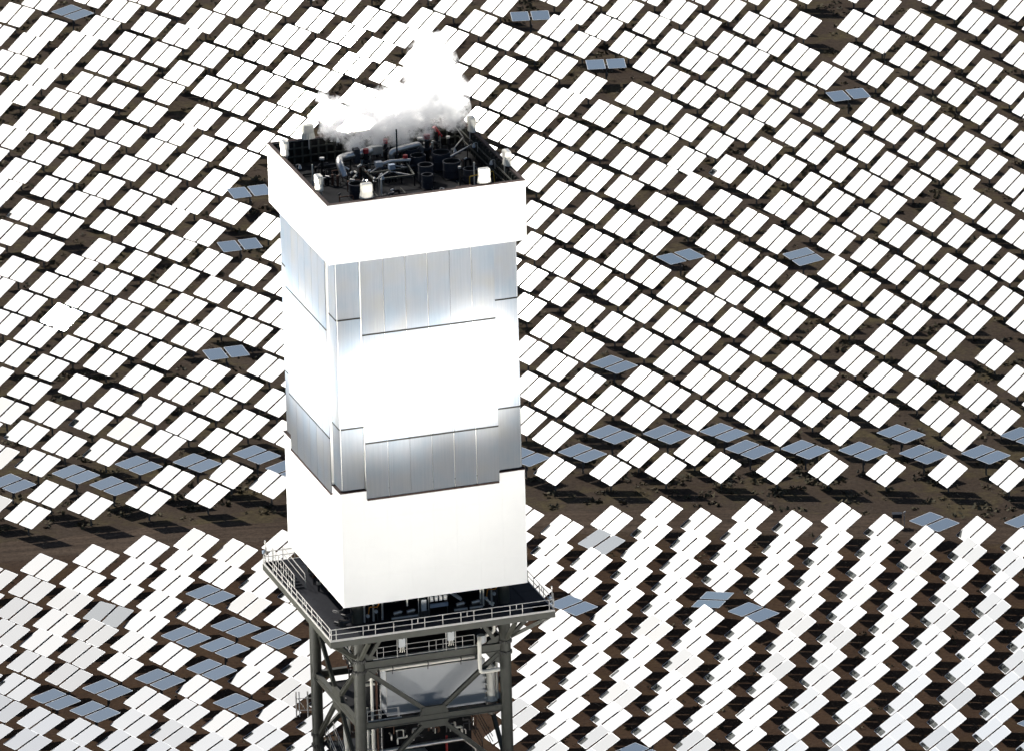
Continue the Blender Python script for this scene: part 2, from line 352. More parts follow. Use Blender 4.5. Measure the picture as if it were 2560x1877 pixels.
46.35,271.35,s,flat blue-grey stowed heliostat; seventh from left in second row above the road; right of tower
50.66,276.41,s,flat blue-grey stowed heliostat; seventh from left in third row above the road; right of tower
52.79,269.89,s,flat blue-grey stowed heliostat; eighth from left in second row above the road; right of tower
59.45,269.40,s,flat blue-grey stowed heliostat; ninth from left in second row above the road; right of tower
63.90,274.61,s,flat blue-grey stowed heliostat; ninth from left in third row above the road; right of tower
65.65,267.30,s,flat blue-grey stowed heliostat; tenth from left in second row above the road; right of tower
42.46,266.21,a,white glaring tilted heliostat; sixth from left in first row above the road; right of tower
48.57,265.24,a,white glaring tilted heliostat; seventh from left in first row above the road; right of tower
55.17,264.48,a,white glaring tilted heliostat; eighth from left in first row above the road; right of tower
61.56,262.69,a,white glaring tilted heliostat; ninth from left in first row above the road; right of tower
-15.83,281.18,a,white glaring tilted heliostat; fifth from left in fourth row above the road; left of tower
-15.20,270.35,s,flat blue-grey stowed heliostat; sixth from left in second row above the road; left of tower
'''
FAR='''-46.94,435.27,a -50.04,429.54,a -40.66,436.17,a -37.24,430.21,a -34.47,436.46,a -30.59,432.00,a -23.63,431.02,a -26.93,425.21,a -33.45,424.39,a -29.60,419.65,a -45.93,423.97,a -39.50,423.62,a -23.38,418.66,a -42.01,417.80,a -47.97,417.69,a -35.85,416.95,a -31.94,412.78,a -26.32,412.02,a -52.15,422.30,a -43.82,411.30,a -50.35,411.40,a -38.61,409.88,a -34.67,405.92,a -29.09,405.46,a -22.85,405.94,a -46.16,405.57,a -40.61,402.23,a -48.40,399.60,a -36.76,397.68,a -31.27,398.67,a -25.77,399.54,a -43.58,396.55,a -22.43,394.12,a -39.39,390.34,a -33.11,390.79,a -26.68,388.90,a -46.40,388.82,a -51.57,394.71,a -52.85,404.12,a -42.24,384.25,a -35.52,383.63,a -22.67,383.84,a -29.62,383.57,a -49.27,383.70,a -45.01,377.64,a -38.40,377.76,a -31.81,377.03,a -25.90,377.67,a -21.99,372.90,a -47.42,371.34,a -41.24,371.18,a -34.70,371.19,a -28.16,371.03,a -51.34,377.08,a -49.45,365.24,a -43.62,364.70,a -37.53,364.90,a -31.04,364.91,a -24.38,365.35,a -17.40,431.17,a -20.02,424.42,a -13.73,424.42,a -10.48,430.46,a -6.88,424.30,a -3.53,430.19,a -0.36,423.14,a 2.95,429.04,a 8.61,428.96,a 5.93,421.75,a 9.12,416.03,a -16.48,418.22,a -9.89,418.64,a -3.27,417.88,a -6.30,412.40,a 2.49,415.92,a 5.95,409.03,a 9.43,403.90,a -19.73,412.43,a -12.85,412.38,a -16.18,406.55,a -9.08,407.04,a -12.59,401.86,a -19.32,400.75,a -4.77,402.97,a -1.22,408.67,a 2.31,403.46,a 5.97,397.21,a 9.35,391.26,a -15.54,394.82,a -18.82,389.35,a -11.94,389.71,a 2.36,391.40,a 5.91,385.44,a -15.34,384.37,a 9.13,380.25,a -18.83,378.66,a 5.58,373.76,a -8.29,395.29,a -1.11,398.51,a -5.00,391.66,a -8.44,384.43,a -14.37,437.33,a -6.95,436.93,a -0.10,436.05,a 15.15,432.55,a 18.06,425.13,a 20.81,432.16,a 23.69,425.50,a 27.31,431.71,a 30.14,424.53,a 33.14,431.58,a 36.04,425.01,a 39.55,431.13,a 15.39,419.08,a 21.02,418.75,a 26.72,419.11,a 32.89,417.94,a 38.73,418.20,a 12.54,411.94,a 18.25,412.37,a 23.77,411.92,a 29.45,412.32,a 35.49,410.83,a 26.47,404.99,a 32.08,405.17,a 38.23,405.27,a 15.41,404.82,a 12.90,397.71,a 18.75,397.11,a 24.16,392.74,a 28.61,398.21,a 31.53,392.65,a 34.98,398.50,a 37.63,391.69,a 16.08,391.30,a 20.23,386.57,a 27.43,386.91,a 34.22,386.03,a 12.83,385.55,a 23.47,380.63,a 30.31,380.57,a 36.81,379.72,a 16.26,380.09,a 12.53,374.64,a 19.75,375.21,a 26.73,375.39,a 33.15,374.38,a 15.85,369.15,a 23.10,369.22,a 29.76,368.86,a 38.69,371.40,a 12.24,363.98,a 18.98,363.40,a 26.40,363.86,a 34.47,365.44,a 37.52,359.73,a 30.36,359.53,a 22.35,359.24,a 8.94,368.89,a 42.12,424.15,a 45.63,431.07,a 44.87,417.65,a 51.41,431.04,a 54.72,424.16,a 51.18,417.83,a 60.45,429.21,a 57.99,417.62,a 63.22,423.68,a 68.09,428.84,a 65.56,417.12,a 70.68,422.40,a 41.37,411.21,a 54.06,411.29,a 60.76,411.65,a 68.07,410.53,a 44.21,405.55,a 50.19,405.15,a 56.90,404.51,a 63.25,404.89,a 70.35,403.97,a 40.95,398.73,a 46.78,398.43,a 52.76,398.58,a 59.46,397.56,a 65.69,397.90,a 43.47,391.89,a 55.34,391.81,a 61.93,390.94,a 68.20,391.27,a 40.28,385.08,a 45.84,384.51,a 51.71,384.62,a 57.67,384.59,a 64.27,384.18,a 70.37,384.73,a 42.33,377.75,a 48.20,377.77,a 54.04,378.01,a 59.96,377.98,a 66.39,377.39,a 44.71,371.33,a 50.57,371.31,a 56.46,371.41,a 62.26,371.36,a 68.68,371.05,a 41.28,364.94,a 47.20,364.79,a 52.97,364.90,a 58.74,364.73,a 64.55,364.71,a 43.97,358.41,a 49.81,358.79,a 55.46,358.38,a 61.06,358.06,a 66.85,357.80,a 73.16,415.45,a -40.00,358.91,a -46.06,356.68,a -51.25,359.12,a -33.81,358.86,a -27.12,358.97,a -41.92,351.73,a -36.41,352.24,a -29.89,353.63,a -22.82,355.13,a -48.32,349.63,a -43.93,344.00,a -32.59,346.44,a -25.66,347.78,a -18.48,349.49,a -37.01,342.29,a -28.81,342.75,a -50.66,342.81,a -46.60,337.04,a -39.92,337.14,a -32.80,337.74,a -24.70,337.77,a -35.81,331.90,a -42.64,331.39,a -28.36,332.70,a -49.12,331.55,a -20.28,333.96,a -38.47,326.19,a -31.43,327.25,a -24.17,328.40,a -45.29,325.47,a -20.27,323.66,a -34.34,321.79,a -27.29,322.76,a -23.35,317.87,a -19.86,313.86,a -47.73,319.54,a -30.38,317.06,a -37.22,316.12,a -26.36,312.79,a -43.85,315.09,a -33.27,311.50,a -39.68,310.06,a -46.21,308.92,a -29.40,306.99,a -35.89,305.49,a -42.25,304.21,a -24.40,301.03,a -48.28,302.17,a -17.82,302.36,a 15.00,357.84,a 18.77,352.49,a 11.90,351.13,a 22.03,347.19,a 26.11,352.87,a 29.34,347.09,a 33.51,353.12,a 36.34,346.66,a 15.31,346.22,a 18.56,340.81,a 25.31,341.22,a 32.30,340.90,a 11.79,340.48,a 14.88,334.39,a 21.89,335.20,a 34.98,334.88,a 18.14,330.14,a 24.82,329.82,a 30.94,329.80,a 37.97,329.83,a 11.01,329.81,a 14.45,324.71,a 20.94,324.40,a 27.55,323.66,a 34.04,323.73,a 10.68,319.89,a 17.18,317.77,a 23.74,318.36,a 30.70,318.54,a 37.15,319.51,a 13.32,312.45,a 20.39,312.84,a 26.87,313.17,a 33.61,313.07,a 16.92,306.17,a 23.52,307.11,a 29.84,307.48,a 36.41,306.53,a 10.73,305.86,a 13.92,300.48,a 26.71,301.27,a 32.81,300.99,a 8.01,334.62,a 40.40,352.26,a 46.41,352.58,a 52.33,351.64,a 57.14,346.79,a 61.98,350.92,a 43.21,345.88,a 49.09,345.97,a 53.01,341.59,a 59.63,340.87,a 64.35,345.56,a 68.62,351.42,a 39.18,340.56,a 46.03,339.64,a 49.61,334.86,a 55.58,335.52,a 62.28,334.76,a 67.01,339.99,a 45.70,329.58,a 52.35,329.18,a 58.24,329.11,a 65.03,328.85,a 41.22,324.24,a 48.21,323.62,a 54.80,322.93,a 61.26,323.19,a 43.79,318.70,a 50.62,317.65,a 57.60,317.27,a 63.87,317.76,a 67.84,323.59,a 39.63,313.17,a 46.41,312.91,a 53.46,312.56,a 60.16,312.04,a 65.90,311.61,a 43.03,306.77,a 50.04,306.31,a 56.85,305.38,a 39.73,300.65,a 46.60,299.87,a 53.42,299.17,a 61.94,300.43,a 42.45,294.97,a 49.47,294.04,a 57.35,294.32,a 63.95,292.01,a -43.96,297.13,a -38.40,297.58,a -31.77,299.81,a -27.41,295.67,a -34.34,292.79,a -20.70,296.00,a 16.94,294.84,a 23.19,295.09,a 29.56,295.01,a 35.64,295.32,a 10.77,294.36,a -16.68,340.32,a -16.38,329.33,a -16.77,319.50,a -16.18,309.87,a -14.03,297.71,a 0.00,204.00,a -9.03,207.80,a 0.00,212.00,a 0.00,220.00,a -6.01,219.92,a 0.00,228.00,a -6.02,227.92,a 0.00,236.00,a 6.00,235.92,a -6.00,235.92,a 0.00,244.00,a -6.01,243.93,a 0.00,252.00,a -6.02,251.93,a 3.31,265.38,a -9.92,265.21,a -3.31,265.38,a 0.00,270.80,a -6.62,270.72,a 3.31,276.18,a -9.93,276.02,a -3.31,276.18,a 0.00,281.60,a -6.60,281.52,a 3.30,286.98,a -9.91,286.83,a -3.30,286.98,a 0.00,292.40,a -6.61,292.33,a 3.31,297.78,a -3.31,297.78,a 0.00,303.20,a -6.61,303.13,a 3.31,308.58,a -9.92,308.44,a -3.31,308.58,a 0.00,314.00,a 6.62,313.93,a -6.62,313.93,a 3.30,319.38,a -9.90,319.25,a -3.30,319.38,a 0.00,324.80,a 6.60,324.73,a -13.21,324.53,a -6.60,324.73,a 3.30,330.18,a -9.91,330.05,a -3.30,330.18,a 0.00,335.60,a -13.22,335.34,a -6.61,335.53,a 3.31,340.98,a -9.92,340.86,a -3.31,340.98,a 0.00,346.40,a 6.62,346.34,a -13.23,346.15,a -6.62,346.34,a 3.31,351.78,a -9.93,351.66,a -3.31,351.78,a 0.00,357.20,a 6.60,357.14,a -13.20,356.96,a -6.60,357.14,a'''
# ------------------------------------------------------------------ materials
def mat(name, base=(.5, .5, .5), rough=.6, metal=0.0, noise=None, bump=None, spec=.5, stretch=None):
    """noise = (scale, amount, second colour); bump = (scale, strength)"""
    mt = bpy.data.materials.new(name); mt.use_nodes = True
    n = mt.node_tree; b = n.nodes['Principled BSDF']
    b.inputs['Base Color'].default_value = (*base, 1); b.inputs['Roughness'].default_value = rough
    b.inputs['Metallic'].default_value = metal; b.inputs['Specular IOR Level'].default_value = spec
    tc = n.nodes.new('ShaderNodeTexCoord'); src = tc.outputs['Object']
    if stretch:
        mp = n.nodes.new('ShaderNodeMapping'); mp.inputs['Scale'].default_value = stretch
        n.links.new(src, mp.inputs[0]); src = mp.outputs[0]
    if noise:
        nz = n.nodes.new('ShaderNodeTexNoise'); nz.inputs['Scale'].default_value = noise[0]; nz.inputs['Detail'].default_value = 6
        nz.inputs['Roughness'].default_value = .65
        n.links.new(src, nz.inputs['Vector'])
        rp = n.nodes.new('ShaderNodeValToRGB'); rp.color_ramp.elements[0].position = .5 - .22; rp.color_ramp.elements[1].position = .5 + .22
        rp.color_ramp.elements[0].color = (*base, 1); rp.color_ramp.elements[1].color = (*noise[2], 1)
        n.links.new(nz.outputs[0], rp.inputs[0]); n.links.new(rp.outputs[0], b.inputs['Base Color'])
    if bump:
        nb = n.nodes.new('ShaderNodeTexNoise'); nb.inputs['Scale'].default_value = bump[0]; nb.inputs['Detail'].default_value = 5
        bp = n.nodes.new('ShaderNodeBump'); bp.inputs['Strength'].default_value = bump[1]
        n.links.new(src, nb.inputs['Vector']); n.links.new(nb.outputs[0], bp.inputs['Height']); n.links.new(bp.outputs[0], b.inputs['Normal'])
    return mt

M = {}
M['steel'] = mat('painted_steel', (.066, .068, .054), .6, 0, (1.3, 1, (.047, .049, .04)), (9, .05))
M['bolt'] = mat('bolt_steel', (.03, .03, .03), .5)
M['rail'] = mat('galvanised_rail', (.52, .51, .48), .5, 0, (4, 1, (.40, .39, .37)))
M['deck'] = mat('deck_plate', (.02, .022, .028), .7, 0, (1.2, 1, (.014, .015, .02)), (14, .1), spec=.12)
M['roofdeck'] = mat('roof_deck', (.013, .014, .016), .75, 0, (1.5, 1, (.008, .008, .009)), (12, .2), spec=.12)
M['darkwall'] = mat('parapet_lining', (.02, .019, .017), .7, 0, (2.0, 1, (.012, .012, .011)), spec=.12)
M['ledge'] = mat('rusty_edge', (.06, .035, .028), .8, 0, (5, 1, (.035, .02, .017)))
M['shield'] = mat('white_shield', (.82, .82, .795), .75, 0, (.35, 1, (.78, .78, .76)))
M['backing'] = mat('refractory_white', (.8, .79, .75), .8)
M['black'] = mat('black_steel', (.02, .02, .022), .6, 0, (3, 1, (.012, .012, .013)), spec=.12)
M['stack'] = mat('stack_steel', (.05, .053, .062), .5, .1, (2.5, 1, (.034, .036, .043)), spec=.12)
M['inside'] = mat('black_inside', (.01, .01, .009), .9)  # near-black, for stack interiors and header seams
M['clad'] = mat('bright_cladding', (.72, .70, .66), .36, .85, (3, 1, (.5, .49, .47)), (3, .08))
M['white'] = mat('white_insulation', (.78, .76, .68), .6, 0, (2, 1, (.7, .68, .6)))
M['lampw'] = mat('white_lamp_housing', (.8, .78, .7), .6, 0, (4, 1, (.7, .67, .58)))
M['grey'] = mat('grey_cabinet', (.5, .52, .53), .5, 0, (.8, 1, (.46, .48, .49)))
M['housing'] = mat('grey_cladding', (.44, .455, .465), .6, 0, (.5, 1, (.40, .415, .425)))
M['bluegrey'] = mat('blue_grey_panel', (.3, .36, .44), .4)
M['red'] = mat('red_valve', (.35, .02, .02), .45)
M['orange'] = mat('orange_conduit', (.5, .2, .03), .5)
M['rust'] = mat('rusty_pipe', (.11, .05, .028), .8, 0, (4, 1, (.06, .03, .02)))
M['dark'] = mat('dark_machinery', (.035, .035, .036), .45, .3, (4, 1, (.06, .06, .06)))
M['yellow'] = mat('yellow_pipe', (.5, .33, .05), .5)
M['mback'] = mat('mirror_back', (.12, .13, .14), .5, .3)
M['medge'] = mat('mirror_edge_glass', (.78, .82, .84), .35)  # glass edge; its bright reflection is put into the pale colour
M['post'] = mat('galvanised_post', (.14, .14, .14), .55, .4)

def boiler_mat(nm, dk):
    mt = mat(nm, (.2, .215, .23), .5, .15)
    n = mt.node_tree; b = n.nodes['Principled BSDF']
    tc = n.nodes.new('ShaderNodeTexCoord'); oi = n.nodes.new('ShaderNodeObjectInfo')
    mp = n.nodes.new('ShaderNodeMapping'); mp.inputs['Scale'].default_value = (7, 7, .22)
    ad = n.nodes.new('ShaderNodeVectorMath'); ad.operation = 'ADD'
    sc3 = n.nodes.new('ShaderNodeVectorMath'); sc3.operation = 'SCALE'; sc3.inputs['Scale'].default_value = 40
    cb = n.nodes.new('ShaderNodeCombineXYZ')
    n.links.new(oi.outputs['Random'], cb.inputs[0]); n.links.new(oi.outputs['Random'], cb.inputs[1]); n.links.new(cb.outputs[0], sc3.inputs[0])
    n.links.new(tc.outputs['Object'], mp.inputs[0]); n.links.new(mp.outputs[0], ad.inputs[0]); n.links.new(sc3.outputs[0], ad.inputs[1])
    nz = n.nodes.new('ShaderNodeTexNoise'); nz.inputs['Scale'].default_value = 1.0; nz.inputs['Detail'].default_value = 7; nz.inputs['Roughness'].default_value = .7
    n.links.new(ad.outputs[0], nz.inputs['Vector'])
    rp = n.nodes.new('ShaderNodeValToRGB'); cr = rp.color_ramp
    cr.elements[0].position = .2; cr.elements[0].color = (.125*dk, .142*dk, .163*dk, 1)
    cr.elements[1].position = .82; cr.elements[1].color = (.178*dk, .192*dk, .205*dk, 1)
    n.links.new(nz.outputs[0], rp.inputs[0])
    # broad tint drifting between bluish, neutral and faintly brown, different on each panel
    nz2 = n.nodes.new('ShaderNodeTexNoise'); nz2.inputs['Scale'].default_value = .35; nz2.inputs['Detail'].default_value = 2
    ad2 = n.nodes.new('ShaderNodeVectorMath'); ad2.operation = 'ADD'
    n.links.new(tc.outputs['Object'], ad2.inputs[0]); n.links.new(sc3.outputs[0], ad2.inputs[1]); n.links.new(ad2.outputs[0], nz2.inputs['Vector'])
    rp2 = n.nodes.new('ShaderNodeValToRGB'); c2 = rp2.color_ramp
    c2.elements[0].position = .3; c2.elements[0].color = (.82, .95, 1.06, 1)
    c2.elements[1].position = .7; c2.elements[1].color = (1.05, 1.0, .93, 1)
    e = c2.elements.new(.5); e.color = (.98, 1.0, 1.04, 1)
    n.links.new(nz2.outputs[0], rp2.inputs[0])
    mx = n.nodes.new('ShaderNodeMix'); mx.data_type = 'RGBA'; mx.blend_type = 'MULTIPLY'; mx.inputs[0].default_value = 1
    n.links.new(rp.outputs[0], mx.inputs[6]); n.links.new(rp2.outputs[0], mx.inputs[7])
    n.links.new(mx.outputs[2], b.inputs['Base Color'])
    wv = n.nodes.new('ShaderNodeTexNoise'); wv.inputs['Scale'].default_value = 1; wv.inputs['Detail'].default_value = 2
    mp2 = n.nodes.new('ShaderNodeMapping'); mp2.inputs['Scale'].default_value = (22, 22, .1)
    n.links.new(tc.outputs['Object'], mp2.inputs[0]); n.links.new(mp2.outputs[0], wv.inputs['Vector'])
    bp = n.nodes.new('ShaderNodeBump'); bp.inputs['Strength'].default_value = .25; bp.inputs['Distance'].default_value = .05
    n.links.new(wv.outputs[0], bp.inputs['Height']); n.links.new(bp.outputs[0], b.inputs['Normal'])
    return mt
M['boiler'] = boiler_mat('boiler_tubes', 1.0); M['boiler2'] = boiler_mat('dark_boiler_tubes', .62)  # lower tier: the same tubes in a darker tone

def mirror_mat():
    """silvered glass: a sharp reflection plus the wide forward scatter of desert dust on the glass"""
    mt = bpy.data.materials.new('dusty_mirror'); mt.use_nodes = True
    n = mt.node_tree; out = n.nodes['Material Output']; n.nodes.remove(n.nodes['Principled BSDF'])
    a = n.nodes.new('ShaderNodeBsdfGlossy'); a.inputs['Roughness'].default_value = .03; a.inputs['Color'].default_value = (.90, .94, .915, 1)
    b = n.nodes.new('ShaderNodeBsdfGlossy'); b.inputs['Roughness'].default_value = .46; b.inputs['Color'].default_value = (.90, .94, .94, 1)
    mx = n.nodes.new('ShaderNodeMixShader'); mx.inputs[0].default_value = .45
    tc = n.nodes.new('ShaderNodeTexCoord'); mp = n.nodes.new('ShaderNodeMapping'); mp.inputs['Scale'].default_value = (3, .5, 1)
    mp.inputs['Rotation'].default_value = (0, 0, .5)
    nz = n.nodes.new('ShaderNodeTexNoise'); nz.inputs['Scale'].default_value = 1.2; nz.inputs['Detail'].default_value = 4
    mr = n.nodes.new('ShaderNodeMapRange'); mr.inputs['To Min'].default_value = .013; mr.inputs['To Max'].default_value = .021
    n.links.new(tc.outputs['Object'], mp.inputs[0]); n.links.new(mp.outputs[0], nz.inputs['Vector']); n.links.new(nz.outputs[0], mr.inputs[0])
    n.links.new(mr.outputs[0], mx.inputs[0])
    oi = n.nodes.new('ShaderNodeObjectInfo')   # per-heliostat colour: uneven reflection brightness put into the mirror tint
    for g_ in (a, b):
        m2 = n.nodes.new('ShaderNodeMix'); m2.data_type = 'RGBA'; m2.blend_type = 'MULTIPLY'; m2.inputs[0].default_value = 1
        m2.inputs[6].default_value = g_.inputs['Color'].default_value; n.links.new(oi.outputs['Color'], m2.inputs[7]); n.links.new(m2.outputs[2], g_.inputs['Color'])
    n.links.new(a.outputs[0], mx.inputs[1]); n.links.new(b.outputs[0], mx.inputs[2]); n.links.new(mx.outputs[0], out.inputs[0])
    return mt
M['mirror'] = mirror_mat()

def ground_mat(name, kind):
    mt = bpy.data.materials.new(name); mt.use_nodes = True
    n = mt.node_tree; b = n.nodes['Principled BSDF']; b.inputs['Roughness'].default_value = .95; b.inputs['Specular IOR Level'].default_value = .1
    tc = n.nodes.new('ShaderNodeTexCoord')
    def noise(scale, det=8, rough=.65, st=None):
        nz = n.nodes.new('ShaderNodeTexNoise'); nz.inputs['Scale'].default_value = scale; nz.inputs['Detail'].default_value = det; nz.inputs['Roughness'].default_value = rough
        n.links.new(st or tc.outputs['Object'], nz.inputs['Vector']); return nz.outputs[0]
    def ramp(v, stops):
        r = n.nodes.new('ShaderNodeValToRGB'); c = r.color_ramp
        c.elements[0].position, c.elements[0].color = stops[0][0], (*stops[0][1], 1)
        c.elements[1].position, c.elements[1].color = stops[-1][0], (*stops[-1][1], 1)
        for p, k in stops[1:-1]: c.elements.new(p).color = (*k, 1)
        n.links.new(v, r.inputs[0]); return r.outputs[0]
    def mix(f, a, c, mode='MIX'):
        x = n.nodes.new('ShaderNodeMix'); x.data_type = 'RGBA'; x.blend_type = mode
        if isinstance(f, float): x.inputs[0].default_value = f
        else: n.links.new(f, x.inputs[0])
        n.links.new(a, x.inputs[6]); n.links.new(c, x.inputs[7]); return x.outputs[2]
    # distance from the tower gives the graded rings their slow change of soil
    sx = n.nodes.new('ShaderNodeSeparateXYZ'); n.links.new(tc.outputs['Object'], sx.inputs[0])
    ln = n.nodes.new('ShaderNodeVectorMath'); ln.operation = 'LENGTH'; n.links.new(tc.outputs['Object'], ln.inputs[0])
    soil = ramp(noise(.06), [(.3, (.041, .028, .019)), (.5, (.051, .037, .027)), (.7, (.068, .051, .038))])
    fine = ramp(noise(2.2, 6), [(.3, (.62, .60, .58)), (.5, (1, 1, 1)), (.72, (1.28, 1.25, 1.2))])
    c = mix(1.0, soil, fine, 'MULTIPLY')
    if kind == 'ground':
        grass = ramp(noise(1.4, 5), [(.35, (.045, .036, .019)), (.65, (.10, .08, .038))])
        gm = ramp(noise(.19, 6, .7), [(.48, (0, 0, 0)), (.62, (.85, .85, .85))])
        lo = n.nodes.new('ShaderNodeMapRange'); lo.inputs['From Min'].default_value = 246; lo.inputs['From Max'].default_value = 268
        lo.inputs['To Min'].default_value = .35; lo.inputs['To Max'].default_value = 1
        n.links.new(ln.outputs['Value'], lo.inputs[0])
        ml = n.nodes.new('ShaderNodeMath'); ml.operation = 'MULTIPLY'; n.links.new(gm, ml.inputs[0]); n.links.new(lo.outputs[0], ml.inputs[1])
        c = mix(ml.outputs[0], c, grass)
        dk = ramp(noise(.8, 7, .75), [(.58, (0, 0, 0)), (.7, (.75, .75, .75))])
        scrub = ramp(noise(3, 3), [(.3, (.02, .018, .012)), (.7, (.038, .032, .02))])
        ml2 = n.nodes.new('ShaderNodeMath'); ml2.operation = 'MULTIPLY'; n.links.new(dk, ml2.inputs[0]); n.links.new(lo.outputs[0], ml2.inputs[1])
        c = mix(ml2.outputs[0], c, scrub)
    else:
        # wheel tracks run along the road: fine streaks at constant distance from the tower
        cb = n.nodes.new('ShaderNodeCombineXYZ'); n.links.new(ln.outputs['Value'], cb.inputs[0])
        at = n.nodes.new('ShaderNodeMath'); at.operation = 'MULTIPLY'; n.links.new(sx.outputs[0], at.inputs[0]); at.inputs[1].default_value = .04
        n.links.new(at.outputs[0], cb.inputs[1])
        tr = ramp(noise(1.1, 5, .6, cb.outputs[0]), [(.35, (.85, .84, .83)), (.6, (1.5, 1.46, 1.42))])
        c = mix(1.0, c, tr, 'MULTIPLY')
    if kind == 'ground':   # redder bare soil inside the road ring
        rd = n.nodes.new('ShaderNodeMapRange'); rd.inputs['From Min'].default_value = 250; rd.inputs['From Max'].default_value = 259
        n.links.new(ln.outputs['Value'], rd.inputs[0])
        tint = n.nodes.new('ShaderNodeMix'); tint.data_type = 'RGBA'; tint.inputs[6].default_value = (.95, .74, .58, 1); tint.inputs[7].default_value = (1, 1, 1, 1)
        n.links.new(rd.outputs[0], tint.inputs[0]); c = mix(1.0, c, tint.outputs[2], 'MULTIPLY')
    n.links.new(c, b.inputs['Base Color'])
    bp = n.nodes.new('ShaderNodeBump'); bp.inputs['Strength'].default_value = .8; bp.inputs['Distance'].default_value = .12
    n.links.new(noise(1.6, 8, .7), bp.inputs['Height']); n.links.new(bp.outputs[0], b.inputs['Normal'])
    return mt
M['ground'] = ground_mat('desert_soil', 'ground'); M['road'] = ground_mat('graded_dirt', 'road')
M['shrub'] = mat('shrub_leaves', (.06, .053, .027), .9, 0, (1.1, 1, (.095, .076, .036)))
M['shrub2'] = mat('dark_shrub_leaves', (.042, .04, .024), .9, 0, (1.1, 1, (.06, .052, .032)))

